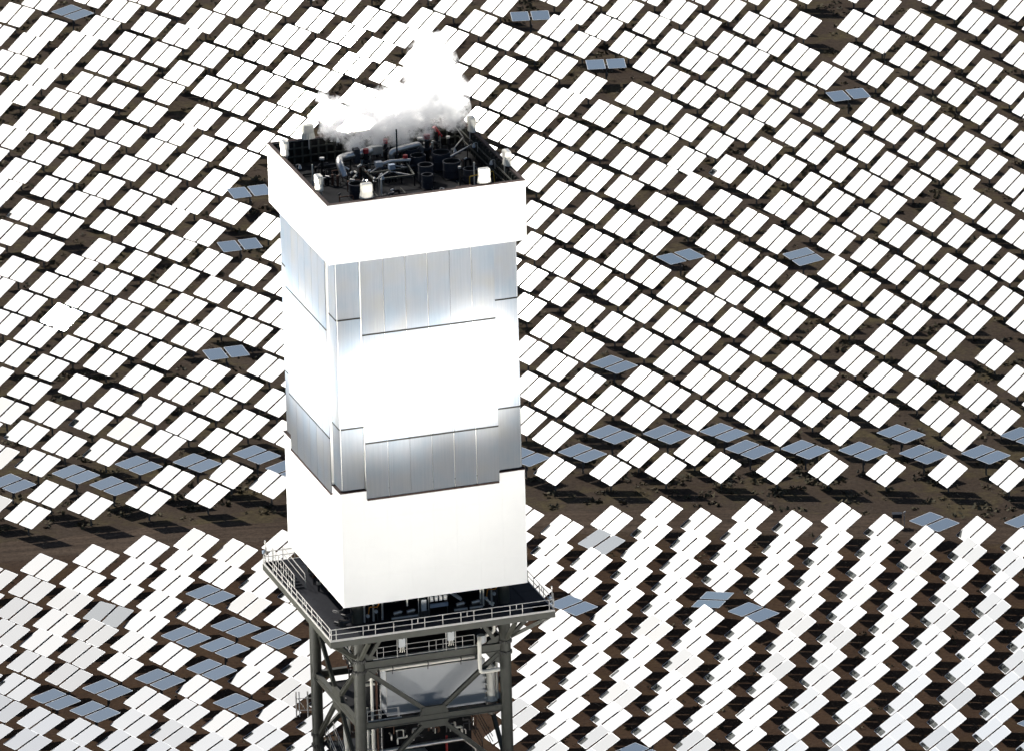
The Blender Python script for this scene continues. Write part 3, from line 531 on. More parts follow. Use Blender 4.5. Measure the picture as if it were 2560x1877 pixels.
# ------------------------------------------------------------------ mesh helpers
class MB:
    def __init__(s): s.v = []; s.f = []; s.m = []; s.mats = []
    def mi(s, k):
        if k not in s.mats: s.mats.append(k)
        return s.mats.index(k)
    def add(s, vs, fs, k):
        o = len(s.v); i = s.mi(k); s.v += [tuple(v) for v in vs]
        for f in fs: s.f.append([o+j for j in f]); s.m.append(i)
    def box(s, c, d, k, R=None):
        x, y, z = (q/2 for q in d); c = Vector(c)
        vs = [Vector((a*x, b*y, e*z)) for e in (-1, 1) for b in (-1, 1) for a in (-1, 1)]
        if R is not None: vs = [R @ v for v in vs]
        s.add([v+c for v in vs], [(0, 2, 3, 1), (4, 5, 7, 6), (0, 1, 5, 4), (2, 6, 7, 3), (0, 4, 6, 2), (1, 3, 7, 5)], k)
    def bar(s, a, b, wd, ht, k, upv=(0, 0, 1)):
        """rectangular bar from a to b; wd across, ht along the up vector"""
        a, b = Vector(a), Vector(b); d = (b-a); L = d.length; d.normalize()
        u = Vector(upv); x = d.cross(u)
        if x.length < 1e-4: x = d.cross(Vector((1, 0, 0)))
        x.normalize(); u = x.cross(d)
        R = Matrix((x, d, u)).transposed()
        s.box((a+b)/2, (wd, L, ht), k, R)
    def hbeam(s, a, b, wd, ht, k):
        """H section: web and two flanges"""
        a, b = Vector(a), Vector(b); d = (b-a).normalized(); u = Vector((0, 0, 1)); x = d.cross(u).normalized(); u = x.cross(d)
        s.bar(a+u*(ht/2-.03), b+u*(ht/2-.03), wd, .06, k); s.bar(a-u*(ht/2-.03), b-u*(ht/2-.03), wd, .06, k)
        s.bar(a, b, wd*.62, ht-.12, k)
    def tube(s, pts, r, k, n=10, cap=True, r2=None):
        pts = [Vector(p) for p in pts]; rings = []
        for i, p in enumerate(pts):
            if i == 0: d = pts[1]-p
            elif i == len(pts)-1: d = p-pts[i-1]
            else: d = (pts[i+1]-p).normalized() + (p-pts[i-1]).normalized()
            d.normalize(); a = d.orthogonal().normalized() if abs(d.z) > .99 else d.cross(Vector((0, 0, 1))).normalized()
            if abs(d.z) > .99: a = Vector((1, 0, 0)); a = (a - d*a.dot(d)).normalized()
            b = d.cross(a)
            rr = r if r2 is None else r + (r2-r)*i/(len(pts)-1)
            rings.append([p + (a*cos(2*pi*j/n) + b*sin(2*pi*j/n))*rr for j in range(n)])
        vs = [v for q in rings for v in q]; fs = []
        for i in range(len(pts)-1):
            for j in range(n): fs.append((i*n+j, i*n+(j+1) % n, (i+1)*n+(j+1) % n, (i+1)*n+j))
        if cap: fs += [tuple(range(n))[::-1], tuple((len(pts)-1)*n+j for j in range(n))]
        s.add(vs, fs, k)
    def pipe(s, pts, r, k, n=10, bend=None):
        """tube with rounded elbows"""
        pts = [Vector(p) for p in pts]; bend = bend or r*2.2; q = [pts[0]]
        for i in range(1, len(pts)-1):
            a = (pts[i-1]-pts[i]); b = (pts[i+1]-pts[i]); t = min(bend, a.length*.45, b.length*.45)
            A = pts[i]+a.normalized()*t; B = pts[i]+b.normalized()*t
            for f in (0, .25, .5, .75, 1): q.append((A*(1-f)**2 + pts[i]*2*f*(1-f) + B*f*f))
        q.append(pts[-1]); s.tube(q, r, k, n)
    def can(s, c, r, h, k, n=24, th=.05, inner='inside', fl=0.03):
        """open topped round stack with a wall and a sunken floor"""
        c = Vector(c); R = [(r, 0), (r, h*.45), (r+fl, h*.45), (r+fl, h*.45+.05), (r, h*.45+.05), (r, h-.06), (r+fl, h-.06), (r+fl, h), (r-th, h)]
        self_pts = [[c+Vector((q*cos(2*pi*j/n), q*sin(2*pi*j/n), z)) for j in range(n)] for q, z in R]
        fs = [(i*n+j, i*n+(j+1) % n, (i+1)*n+(j+1) % n, (i+1)*n+j) for i in range(len(R)-1) for j in range(n)]
        s.add([v for q in self_pts for v in q], fs, k)
        ins = [[c+Vector(((r-th)*cos(2*pi*j/n), (r-th)*sin(2*pi*j/n), z)) for j in range(n)] for z in (h, .15)]
        fs = [(j, (j+1) % n, n+(j+1) % n, n+j) for j in range(n)] + [tuple(n+j for j in range(n))]
        s.add([v for q in ins for v in q], fs, inner)
    def build(s, name, parent=None, smooth=False, kind=None, loc=None, rot=None):
        me = bpy.data.meshes.new(name); me.from_pydata(s.v, [], s.f)
        for k in s.mats: me.materials.append(M[k])
        me.polygons.foreach_set('material_index', s.m)
        if smooth: me.polygons.foreach_set('use_smooth', [True]*len(s.f))
        me.update()
        bm = bmesh.new(); bm.from_mesh(me); bmesh.ops.recalc_face_normals(bm, faces=bm.faces); bm.to_mesh(me); bm.free()
        if smooth: me.set_sharp_from_angle(angle=radians(40))
        return place(me, name, parent, kind, loc, rot)

def place(me, name, parent=None, kind=None, loc=None, rot=None):
    o = bpy.data.objects.new(name, me); col.objects.link(o)
    if parent is not None: o.parent = parent
    if loc is not None: o.location = loc
    if rot is not None: o.rotation_euler = rot
    if kind: o['kind'] = kind
    return o
def tag(o, label, cat, group=None):
    o['label'] = label; o['category'] = cat
    if group: o['group'] = group
    return o
def thing(name, loc, label, cat, group=None, rz=0.0):
    o = bpy.data.objects.new(name, None); col.objects.link(o); o.empty_display_size = .3
    o.location = loc; o.rotation_euler = (0, 0, rz); return tag(o, label, cat, group)

# ------------------------------------------------------------------ ground, road, sky is the world
g = MB()
RR = [0, 150, 180, 200, 220, 240, 256, 262, 270, 290, 320, 360, 400, 460, 520, 800, 2000, 9000]; NS = 96
vs = [(0, 0, 0)]; fs = []
for i, r in enumerate(RR[1:]): vs += [(r*cos(2*pi*j/NS), r*sin(2*pi*j/NS), 0) for j in range(NS)]
for j in range(NS): fs.append((0, 1+j, 1+(j+1) % NS))
for i in range(len(RR)-2):
    for j in range(NS): fs.append((1+i*NS+j, 1+(i+1)*NS+j, 1+(i+1)*NS+(j+1) % NS, 1+i*NS+(j+1) % NS))
g.add(vs, fs, 'ground'); g.build('desert_ground', kind='structure')
g = MB(); vs = []; fs = []; NA = 360
for i in range(NA+1):
    a = -.55 + 1.1*i/NA
    ri = 256.2 + .45*sin(i*.21) + .3*sin(i*.83+1) + random.uniform(-.12, .12) - (2.2 if a < 0 else .6)*min(1, abs(a)*4)
    ro = 262.2 + .45*sin(i*.17+2) + .35*sin(i*.67) + random.uniform(-.12, .12) - (2.0 if a < 0 else -.6)*min(1, abs(a)*4)
    vs += [(ri*sin(a), ri*cos(a), .004), (ro*sin(a), ro*cos(a), .004)]
for i in range(NA): fs.append((2*i, 2*i+1, 2*i+3, 2*i+2))
g.add(vs, fs, 'road'); g.build('dirt_road', kind='structure')

# low desert shrubs and dry grass tufts over the field
def shrub_field(name, k, count, rmin, rmax, hmin, hmax, seed, density):
    rnd = random.Random(seed); b = MB(); done = 0
    while done < count:
        x, y = rnd.uniform(-75, 95), rnd.uniform(168, 470); r0 = hypot(x, y)
        if 255.5 < r0 < 262.8: continue
        p = .3 if r0 < 255.5 else 1.0
        if 262.8 < r0 < 268: p = 1.6
        p *= .35 + .9*max(0, sin(x*.11+1.3*sin(y*.05))*sin(y*.13+.7))
        if rnd.random() > p*density: continue
        done += 1; R = rnd.uniform(rmin, rmax)*(1.35 if r0 > 256 else .8); Hh = rnd.uniform(hmin, hmax)
        for q in range(9):
            a = rnd.uniform(0, 2*pi); d = R*sqrt(rnd.random()); c = Vector((x+d*cos(a), y+d*sin(a), Hh*rnd.uniform(.1, .8)))
            u = Vector((rnd.uniform(-1, 1), rnd.uniform(-1, 1), rnd.uniform(-.3, 1))).normalized()*R*rnd.uniform(.35, .6)
            v = Vector((rnd.uniform(-1, 1), rnd.uniform(-1, 1), rnd.uniform(-.6, .6))).normalized()*R*rnd.uniform(.3, .5)
            p0 = c-u*.6; p0.z = max(p0.z, .01)
            b.add([p0, c+v, c+u, c-v*.8], [(0, 1, 2), (0, 2, 3)], k)
    return b.build(name, kind='stuff')
o = shrub_field('dry_shrubs', 'shrub', 5200, .22, .62, .12, .4, 3, .9); tag(o, 'low yellowish dry shrubs scattered over the brown desert soil', 'shrubs')
o = shrub_field('dark_shrubs', 'shrub2', 1900, .2, .5, .15, .42, 5, .9); tag(o, 'low dark shrubs growing between the mirror posts', 'shrubs')

# ------------------------------------------------------------------ heliostats
MW, MH, GAP, HM = 2.15, 3.075, .31, 2.3
def mirror_mesh(b, cx, T=None):
    """one mirror: silver face, pale edge, grey back; local x across, y up the slope, z out of the face"""
    def octo(wd, ht, ch):
        x, y = wd/2, ht/2
        return [(-x+ch, -y), (x-ch, -y), (x, -y+ch), (x, y-ch), (x-ch, y), (-x+ch, y), (-x, y-ch), (-x, -y+ch)]
    vs = [Vector((x+cx, y, .05)) for x, y in octo(MW-.09, MH-.09, .07)] + [Vector((x+cx, y, .05)) for x, y in octo(MW, MH, .10)] + [Vector((x+cx, y, 0)) for x, y in octo(MW, MH, .10)]
    if T is not None: vs = [T @ v for v in vs]
    b.add(vs[:8], [tuple(range(8))], 'mirror')
    b.add(vs, [(j, 8+j, 8+(j+1) % 8, (j+1) % 8) for j in range(8)], 'medge')
    b.add(vs, [(8+j, 16+j, 16+(j+1) % 8, 8+(j+1) % 8) for j in range(8)], 'mback')
    b.add(vs[16:], [tuple(range(8))[::-1]], 'mback')
def frame_mesh(b, T=None):
    t = MB()
    t.tube([(-2.1, 0, -.16), (2.1, 0, -.16)], .075, 'post', 6)
    for x in (-1.75, -.62, .62, 1.75): t.bar((x, -1.2, -.05), (x, 1.2, -.05), .06, .08, 'post')
    t.box((0, 0, -.2), (.34, .3, .3), 'post')
    for k in t.mats:
        i = t.mats.index(k); b.add([T @ Vector(v) for v in t.v] if T is not None else t.v, [f for f, mi in zip(t.f, t.m) if mi == i], k)
def post_mesh(b, x=0, y=0, h=2.1):
    b.tube([(x, y, -.2), (x, y, h)], .1, 'post', 7)
    b.box((x+.16, y, 1.0), (.14, .22, .42), 'post')

FLAT = {'s': (-130, 86), 't': (175, 87), 'u': (163, 87), 'v': (148, 88), 'x': (-113, 84.5), 'y': (-126, 71), 'z': (-140, 71), 'b': (-68, 86.5)}
AIM = Vector((0, 0, 125.88))
def facing(x, y, k, rnd):
    """direction of the mirror normal: half way between sun and receiver, or the stow position"""
    P = Vector((x, y, HM))
    if k in FLAT:
        az, el = (radians(q) for q in FLAT[k]); az += radians(rnd.gauss(0, .8)); el += radians(rnd.gauss(0, .35))
        nrm = Vector((sin(az)*cos(el), cos(az)*cos(el), sin(el)))
    else:
        t = (CAM-P).normalized() if k == 'g' else (AIM + Vector((rnd.gauss(0, 1.2), rnd.gauss(0, 1.2), rnd.gauss(0, 2.2))) - P).normalized()
        nrm = (S+t).normalized()
    wv = Vector((-nrm.y, nrm.x, 0)).normalized()
    if wv.x < 0: wv = -wv
    uv = nrm.cross(wv)
    if uv.z < 0: wv = -wv; uv = nrm.cross(wv)
    return Matrix((wv, uv, nrm)).transposed()

b = MB(); mirror_mesh(b, 0); MIRROR = b.build('mirror'); MIRROR_ME = MIRROR.data; bpy.data.objects.remove(MIRROR)
b = MB(); frame_mesh(b); q = b.build('mirror_frame'); FRAME_ME = q.data; bpy.data.objects.remove(q)
b = MB(); post_mesh(b); q = b.build('post', smooth=True); POST_ME = q.data; bpy.data.objects.remove(q)
rnd = random.Random(11)
def wobble():   # the two mirrors of a heliostat are canted a hair differently
    return Matrix.Rotation(radians(rnd.gauss(0, .10)), 3, 'X') @ Matrix.Rotation(radians(rnd.gauss(0, .10)), 3, 'Y')
for line in ROWS.strip().split('\n'):
    x, y, k, lab = line.split(',', 3); x, y = float(x), float(y)
    lab = lab.replace(';', ',')
    grp = 'heliostats below the dirt road' if 'below' in lab and 'road' in lab else 'heliostats above the dirt road'
    t = thing('heliostat', (x, y, 0), lab, 'heliostat', grp)
    place(POST_ME, 'post', t)
    R = facing(x, y, k, rnd)
    f = place(FRAME_ME, 'mirror_frame', t, loc=(0, 0, HM), rot=R.to_euler())
    dirt = 1.0 if rnd.random() < .55 else rnd.uniform(.80, .98)  # dulls some mirrors at random: their uneven reflection, put into the colour
    tint = (.99, 1.0, 1.005)
    if k in FLAT: dirt = rnd.uniform(.84, .96); tint = (.98, .96, .90)  # stowed mirrors: reflected sky toned down in the colour
    if k in 'yz': dirt = 1.0; tint = (1.0, 1.0, .95)
    for sgn in (-1, 1):
        mo = place(MIRROR_ME, 'mirror', t, loc=Vector((0, 0, HM)) + R @ Vector((sgn*(MW+GAP)/2, 0, 0)), rot=(R @ wobble()).to_euler()); mo.color = (dirt*tint[0], dirt*tint[1], dirt*tint[2], 1)
far = MB()
for q in FAR.split():
    x, y, k = q.split(','); x, y = float(x), float(y)
    R = facing(x, y, k, rnd); T = Matrix.Translation((x, y, HM)) @ R.to_4x4()
    for sgn in (-1, 1): mirror_mesh(far, 0, T @ Matrix.Translation((sgn*(MW+GAP)/2, 0, 0)) @ wobble().to_4x4())
    frame_mesh(far, T); post_mesh(far, x, y)
o = far.build('far_heliostats', kind='stuff'); tag(o, 'rows of white glaring heliostats filling the upper field far behind the tower', 'heliostats')

# a lone control box on a post at the road edge, and a thin mast in the bare patch high on the right
t = thing('control_box', (49.3, 254.6, 0), 'small grey control box on two posts at the road edge', 'control box')
b = MB(); b.box((0, 0, 1.25), (1.0, .6, .42), 'stack'); b.box((0, 0, 1.48), (1.1, .7, .04), 'stack'); b.build('cabinet', t)
b = MB(); b.tube([(.75, 0, 0), (.75, 0, 1.5)], .05, 'rail', 6); b.tube([(.65, -.1, 1.55), (.9, .1, 1.62)], .09, 'rail', 8); b.build('camera_post', t)
for sx in (-.4, .4):
    b = MB(); b.bar((sx, 0, 0), (sx, 0, 1.04), .08, .08, 'post'); b.build('leg', t)
t = thing('weather_mast', (54.2, 407.5, 0), 'thin mast with a small head in the bare patch, upper right', 'mast')
b = MB(); b.tube([(0, 0, 0), (0, 0, 1.7)], .06, 'post', 7); b.build('pole', t)
b = MB(); b.box((0, 0, 1.8), (.3, .26, .3), 'post'); b.tube([(0, 0, 1.9), (0, 0, 2.2)], .03, 'post', 6); b.build('sensor_head', t)

# ------------------------------------------------------------------ the tower
TH = 0.303873
RT = Matrix.Rotation(TH, 4, 'Z')
def W(x, y, z): return RT @ Vector((x, y, z))
tower = thing('solar_tower', (0, 0, 0), 'tall steel solar power tower with a glaring white receiver block, in the mirror field', 'solar tower', rz=TH)
A = 6.2
DECK = 92.9
FACES = [0, pi/2, pi, -pi/2]    # rotation of the front (-y) face onto each side
def rotz(v, a): v = Vector(v); return Vector((v.x*cos(a)-v.y*sin(a), v.x*sin(a)+v.y*cos(a), v.z))

LEVELS = [83.8 - 10.9*i for i in range(8)]
for sx in (-1, 1):
    for sy in (-1, 1):
        b = MB(); b.tube([(sx*A, sy*A, 0), (sx*A, sy*A, 94.9)], .47, 'steel', 20); leg = b.build('leg', tower, smooth=True)
        for z in (89.55, 88.6, 78.55, 77.6, 66, 55):
            b = MB(); b.tube([(sx*A, sy*A, z-.07), (sx*A, sy*A, z+.07)], .55, 'steel', 20)
            for j in range(18):
                a = 2*pi*j/18; b.tube([(sx*A+.53*cos(a), sy*A+.53*sin(a), z-.13), (sx*A+.53*cos(a), sy*A+.53*sin(a), z+.13)], .055, 'bolt', 5)
            b.build('bolted_flange', leg)
for a in FACES:
    def bm_(pts, wd, ht, nm='beam', hb=True):
        b = MB(); p, q = (rotz(v, a) for v in pts)
        (b.hbeam if hb else b.bar)(p, q, wd, ht, 'steel'); return b.build(nm, tower)
    bm_(((-5.75, -A, 89.06), (5.75, -A, 89.06)), .42, .68)
    for i, z in enumerate(LEVELS):
        if z < 4: continue
        bm_(((-5.75, -A, z), (5.75, -A, z)), .42, .56)
        zt = 88.35 if i == 0 else LEVELS[i-1] - 5.4
        # V brace above the level, inverted V below
        bm_(((-5.6, -A, 88.5 if i == 0 else z+5.0), (-.75, -A, z+.75)), .3, .36, 'brace')
        bm_(((5.6, -A, 88.5 if i == 0 else z+5.0), (.75, -A, z+.75)), .3, .36, 'brace')
        bm_(((-.8, -A, z-.55), (-5.7, -A, z-5.1)), .3, .36, 'brace')
        bm_(((.8, -A, z-.55), (5.7, -A, z-5.1)), .3, .36, 'brace')
        b = MB()
        p = [(-1.25, -A-.17, z+.27), (1.25, -A-.17, z+.27), (.95, -A-.17, z+.95), (-.95, -A-.17, z+.95)]
        q = [(-1.25, -A-.17, z-.27), (1.25, -A-.17, z-.27), (.95, -A-.17, z-.85), (-.95, -A-.17, z-.85)]
        for P in (p, q):
            vs = [rotz(v, a) for v in P] + [rotz((v[0], v[1]+.3, v[2]), a) for v in P]
            b.add(vs, [(0, 1, 2, 3), (7, 6, 5, 4), (0, 4, 5, 1), (1, 5, 6, 2), (2, 6, 7, 3), (3, 7, 4, 0)], 'steel')
        b.build('gusset_plate', tower)
    # gussets beside the legs under and over the top beam
    for sx in (-1, 1):
        b = MB()
        for z0, z1 in ((89.42, 90.1), (88.7, 87.6)):
            P = [(sx*5.72, -A-.05, z0), (sx*4.5, -A-.05, z0), (sx*4.9, -A-.05, (z0+z1)/2), (sx*5.72, -A-.05, z1)]
            vs = [rotz(v, a) for v in P] + [rotz((v[0], v[1]+.1, v[2]), a) for v in P]
            b.add(vs, [(0, 1, 2, 3), (7, 6, 5, 4), (0, 4, 5, 1), (1, 5, 6, 2), (2, 6, 7, 3), (3, 7, 4, 0)], 'steel')
        b.build('gusset_plate', tower)
        # knee braces carrying the overhanging deck
        bm_(((sx*5.3, -A, 89.75), (sx*3.7, -A, 92.1)), .26, .3, 'knee_brace', False)
        bm_(((sx*6.2, -6.75, 89.9), (sx*6.2, -9.2, 92.2)), .26, .3, 'knee_brace', False)
        b = MB(); b.bar(rotz((sx*6.62, -6.62, 90.0), a), rotz((sx*9.1, -9.1, 92.2), a), .24, .28, 'steel')
        if sx == 1: b.build('knee_brace', tower)
    # deck edge beam, kick plate and handrail of this side
    b = MB(); b.bar(rotz((-9.5, -9.42, 92.52), a), rotz((9.34, -9.42, 92.52), a), .16, .5, 'steel'); b.build('edge_beam', tower)
    b = MB()
    b.bar(rotz((-9.5, -9.44, 92.86), a), rotz((9.46, -9.44, 92.86), a), .08, .16, 'rail')
    for z in (93.82, 93.38): b.tube([rotz((-9.42, -9.42, z), a), rotz((9.42, -9.42, z), a)], .034, 'rail', 6)
    hr = b.build('handrail', tower)
    for x in (-9.4, -8.98, -6.72, -6.25, -5.68, -4.14, -2.6, -2.1, -1.52, 0, 1.54, 2.07, 2.63, 4.16, 5.7, 6.25, 6.75, 9.02):
        z0 = 93.38 if round(abs(x), 2) in (6.25, 2.1, 2.07) else 92.9
        b = MB(); b.tube([rotz((x, -9.42, z0), a), rotz((x, -9.42, 93.82), a)], .037, 'rail', 6); b.build('rail_post', hr)
    # inner catwalk rail at the level below
    b = MB()
    b.bar(rotz((-5.0, -A-.02, 89.46), a), rotz((4.2, -A-.02, 89.46), a), .07, .11, 'rail')
    for z in (90.42, 89.98): b.tube([rotz((-4.65, -A, z), a), rotz((3.6, -A, z), a)], .028, 'rail', 6)
    hr = b.build('handrail', tower)
    for x in (-4.65, -4.1, -2.1, -.25, .36, .95, 2.6, 3.6):
        b = MB(); b.tube([rotz((x, -A, 89.5), a), rotz((x, -A, 90.42), a)], .03, 'rail', 6); b.build('rail_post', hr)
b = MB(); b.box((0, 0, 92.79), (18.9, 18.9, .18), 'deck'); dk = b.build('deck', tower)
b = MB()
for y in (-6.2, 0, 6.2): b.bar((-9.3, y, 92.45), (9.3, y, 92.45), .3, .48, 'steel')
for x in (-6.2, 0, 6.2): b.bar((x, -9.3, 92.44), (x, 9.3, 92.44), .3, .44, 'steel')
b.build('deck_joists', dk)
# plates of the deck, told apart along its left walkway
for side in range(4):
    for i in range(8):
        b = MB(); p = rotz((-9.3+2.33*i+1.15, -8.6, 92.895), FACES[side])
        b.box(p, (2.30, 1.55, .03) if side % 2 == 0 else (1.55, 2.30, .03), 'deck')
        if i < 7 or side % 2 == 0: b.build('deck_plate', dk)
b = MB(); b.box((0, .2, 89.3), (11.2, 11.0, .12), 'black'); b.build('catwalk_floor', tower)
b = MB(); b.box((0, 0, 83.2), (11.0, 11.0, .12), 'black'); b.build('catwalk_floor', tower)
b = MB(); b.box((-1.5, .5, 77.7), (8.5, 11.2, .12), 'black'); b.build('catwalk_floor', tower)

# white shields: panels over a closed core
def panel_wall(owner, half, z0, z1, nx, nz, gapx, k, thick=.08, proud=.0, nm='shield_panel', x0=None, x1=None):
    x0 = -half if x0 is None else x0; x1 = half if x1 is None else x1
    for a in FACES:
        for i in range(nx):
            for j in range(nz):
                xa = x0+(x1-x0)*i/nx+gapx/2; xb = x0+(x1-x0)*(i+1)/nx-gapx/2
                za = z0+(z1-z0)*j/nz+gapx/2; zb = z0+(z1-z0)*(j+1)/nz-gapx/2
                b = MB(); c = rotz(((xa+xb)/2, -half-proud+thick/2, (za+zb)/2), a)
                d = (xb-xa, thick, zb-za) if a in (0, pi) else (thick, xb-xa, zb-za)
                b.box(c, d, k); b.build(nm, owner)
b = MB(); b.box((0, 0, (94.95+104.6)/2), (15.34, 15.34, 9.6), 'shield'); ls = b.build('lower_shield', tower)
panel_wall(ls, 7.76, 94.88, 104.66, 8, 4, .005, 'shield')
for a in FACES:
    b = MB(); d = (15.66, .5) if a in (0, pi) else (.5, 15.16)
    c = rotz((0, -7.58, 104.70), a); b.box(c, (d[0], d[1], .07), 'ledge'); b.build('ledge', ls)
b = MB(); b.box((0, 0, 94.86), (15.0, 15.0, .1), 'black'); b.build('underside', ls)

# receiver: white refractory core with hanging tube panels in three tiers
b = MB(); b.box((0, 0, 114.4), (14.9, 14.9, 20.6), 'backing'); rc = b.build('receiver_core', tower)
b = MB(); b.box((0, 0, 104.22), (15.3, 15.3, .3), 'backing'); b.build('receiver_floor', rc)
XS = [-7.54, -5.60, -3.70, -1.86, 0, 1.86, 3.70, 5.60, 7.54]
rp = random.Random(21)
for a in FACES:
    b = MB(); c = rotz((0, -7.6, 114.2), a); b.box(c, (11.06, .44, 20.3) if a in (0, pi) else (.44, 11.06, 20.3), 'backing'); b.build('bay_backing', rc)
    for s_ in (-1, 1):
        b = MB(); c = rotz((s_*6.57, -7.49, 114.6), a); b.box(c, (1.9, .12, 19.5) if a in (0, pi) else (.12, 1.9, 19.5), 'backing'); b.build('corner_backing', rc)
    for i in range(8):
        corner = i in (0, 7)
        h = 7.62 if corner else 7.88
        tiers = ((119.33, 124.36), (110.1, 119.25), (104.82, 110.02)) if corner else ((117.93, 124.36), (108.76, 117.85), (104.0, 108.68))
        for za, zb in tiers:
            g1, g2 = rp.uniform(.008, .04), rp.uniform(.008, .04)
            b = MB(); xa, xb = XS[i]+g1, XS[i+1]-g2
            c = rotz(((xa+xb)/2, -h+.03, (za+zb)/2), a); d = (xb-xa, .06, zb-za) if a in (0, pi) else (.06, xb-xa, zb-za)
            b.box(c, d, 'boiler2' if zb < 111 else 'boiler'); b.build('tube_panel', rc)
        for za in ((119.29, 110.06) if corner else (117.89, 108.72)):
            b = MB(); c = rotz(((XS[i]+XS[i+1])/2, -h+.01, za), a); L = XS[i+1]-XS[i]-.02
            b.box(c, (L, .08, .11) if a in (0, pi) else (.08, L, .11), 'inside'); b.build('header_seam', rc)
    b = MB(); c = rotz((0, -7.70, 103.93), a); b.box(c, (11.1, .5, .14) if a in (0, pi) else (.5, 11.1, .14), 'ledge'); b.build('ledge', rc)
    for s_ in (-1, 1):
        b = MB(); c = rotz((s_*6.6, -7.52, 104.77), a); b.box(c, (1.86, .3, .05) if a in (0, pi) else (.3, 1.86, .05), 'ledge'); b.build('ledge', rc)
        b = MB(); c = rotz((s_*5.58, -7.60, 114.2), a); b.box(c, (.04, .26, 19.0) if a in (0, pi) else (.26, .04, 19.0), 'backing'); b.build('bay_cheek', rc)

# top shield with sunken roof
HT = 8.27
us = MB()
for a in FACES:
    c = rotz((0, -HT+.17, 126.82), a); L = 2*HT-.16 if a in (0, pi) else 2*HT-.5
    us.box(c, (L, .16, 4.98) if a in (0, pi) else (.16, L, 4.98), 'shield')
us = us.build('top_shield', tower)
panel_wall(us, HT, 124.3, 129.3, 8, 2, .005, 'shield')
b = MB(); b.box((0, 0, 124.4), (16.2, 16.2, .1), 'backing'); b.build('underside', us)
for a in FACES:
    b = MB(); c = rotz((0, -HT+.14, 129.335), a); L = 2*HT+.04 if a in (0, pi) else 2*HT-.56
    b.box(c, (L, .30, .07) if a in (0, pi) else (.30, L, .07), 'ledge'); b.build('rim_cap', us)
    b = MB(); c = rotz((0, -HT+.29, 128.3), a); L = 2*HT-.5 if a in (0, pi) else 2*HT-.6
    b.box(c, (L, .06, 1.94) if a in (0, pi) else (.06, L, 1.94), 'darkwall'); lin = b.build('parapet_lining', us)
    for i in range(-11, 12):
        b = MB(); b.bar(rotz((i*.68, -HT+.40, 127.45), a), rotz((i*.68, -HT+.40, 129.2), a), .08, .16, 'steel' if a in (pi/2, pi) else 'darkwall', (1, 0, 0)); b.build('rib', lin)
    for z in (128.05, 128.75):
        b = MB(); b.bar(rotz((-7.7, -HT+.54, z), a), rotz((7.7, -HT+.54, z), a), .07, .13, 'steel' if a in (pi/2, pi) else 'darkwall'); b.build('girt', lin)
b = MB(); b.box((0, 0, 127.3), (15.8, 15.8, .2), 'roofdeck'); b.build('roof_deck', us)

RZ = 127.4
# ------------------------------------------------------------------ roof equipment
for i, (x, y, r, h, lab) in enumerate([
    (2.65, 4.5, .64, 1.25, 'wide open topped dark vent stack beside the bright pipe end'),
    (2.7, 2.7, .62, 1.2, 'open topped dark vent stack in front of the stack by the pipe end'),
    (2.45, -.2, .61, 1.35, 'open topped dark vent stack just behind the smallest front stack'),
    (2.05, -1.85, .45, 1.1, 'smallest slim dark vent stack nearest the front rim'),
    (4.55, 2.3, .74, 1.35, 'broad dark vent stack beside the red capped steaming valve'),
    (4.7, 0, .71, 1.3, 'broad dark vent stack at the head of the bright slanting pipe'),
    (5.8, -1.5, .56, 1.0, 'dark vent stack behind the white lamp at the right of the front rim'),
    (-3.9, -2.0, .65, 1.15, 'dark vent stack behind the left white lamp of the front rim')]):
    t = thing('vent_stack', W(x, y, RZ), lab, 'vent stack', 'open vent stacks on the tower roof', TH)
    b = MB(); b.can((0, 0, .08), r, h, 'stack'); b.build('barrel', t, smooth=True)
    b = MB(); b.box((0, 0, .04), (2.1*r, 2.1*r, .08), 'black'); b.build('base_plate', t)
    b = MB(); b.bar((-r+.06, 0, h-.1), (r-.06, 0, h-.1), .05, .05, 'black'); b.build('spider', t)

def flood(x, y, rz, lab):
    t = thing('rim_floodlight', W(x, y, 129.37), lab, 'floodlight', 'white lamp housings round the tower rim', TH+rz)
    b = MB()   # local -y points outwards
    P = [(.42, .26), (.48, .05), (.48, -.18), (.40, -.27), (-.40, -.27), (-.48, -.18), (-.48, .05), (-.42, .26)]
    Z = [(.58, 1.0), (1.12, 1.0), (1.24, .9)]
    vs = [(px*s_, py*s_, z) for z, s_ in Z for px, py in P]
    fs = [tuple(range(8))[::-1], tuple(range(16, 24))] + [(i*8+j, i*8+(j+1) % 8, (i+1)*8+(j+1) % 8, (i+1)*8+j) for i in range(2) for j in range(8)]
    b.add(vs, fs, 'lampw'); b.build('lamp_housing', t)
    b = MB(); b.box((0, -.1, 1.25), (.74, .2, .03), 'grey'); b.build('lid', t)
    b = MB(); n = 28; vs = []
    for z, s_ in ((.60, .98), (.34, 1.08), (.06, 1.16)):
        for j in range(n):
            an = 2*pi*j/n; rr = s_*(1+(.05 if j % 2 else -.04)*(1-z))
            vs.append((.47*rr*cos(an)*(1 if abs(cos(an)) < .8 else 1.04), .27*rr*sin(an), z))
    fs = [(i*n+j, i*n+(j+1) % n, (i+1)*n+(j+1) % n, (i+1)*n+j) for i in range(2) for j in range(n)] + [tuple(range(n)), tuple(2*n+j for j in range(n))[::-1]]
    b.add(vs, fs, 'lampw'); b.build('pleated_skirt', t)
    b = MB(); b.tube([(0, .18, -.8), (0, .18, .3)], .05, 'rail', 6); b.build('post', t)
    return t
flood(-7.85, 4.72, -pi/2, 'white lamp housing on the left rim near the far left corner')
flood(-7.78, -4.5, -pi/2, 'white lamp housing on the left rim near the front corner')
flood(-4.85, -7.8, 0, 'white lamp housing at the left of the front rim')
flood(4.97, -7.8, 0, 'white lamp housing at the right of the front rim')
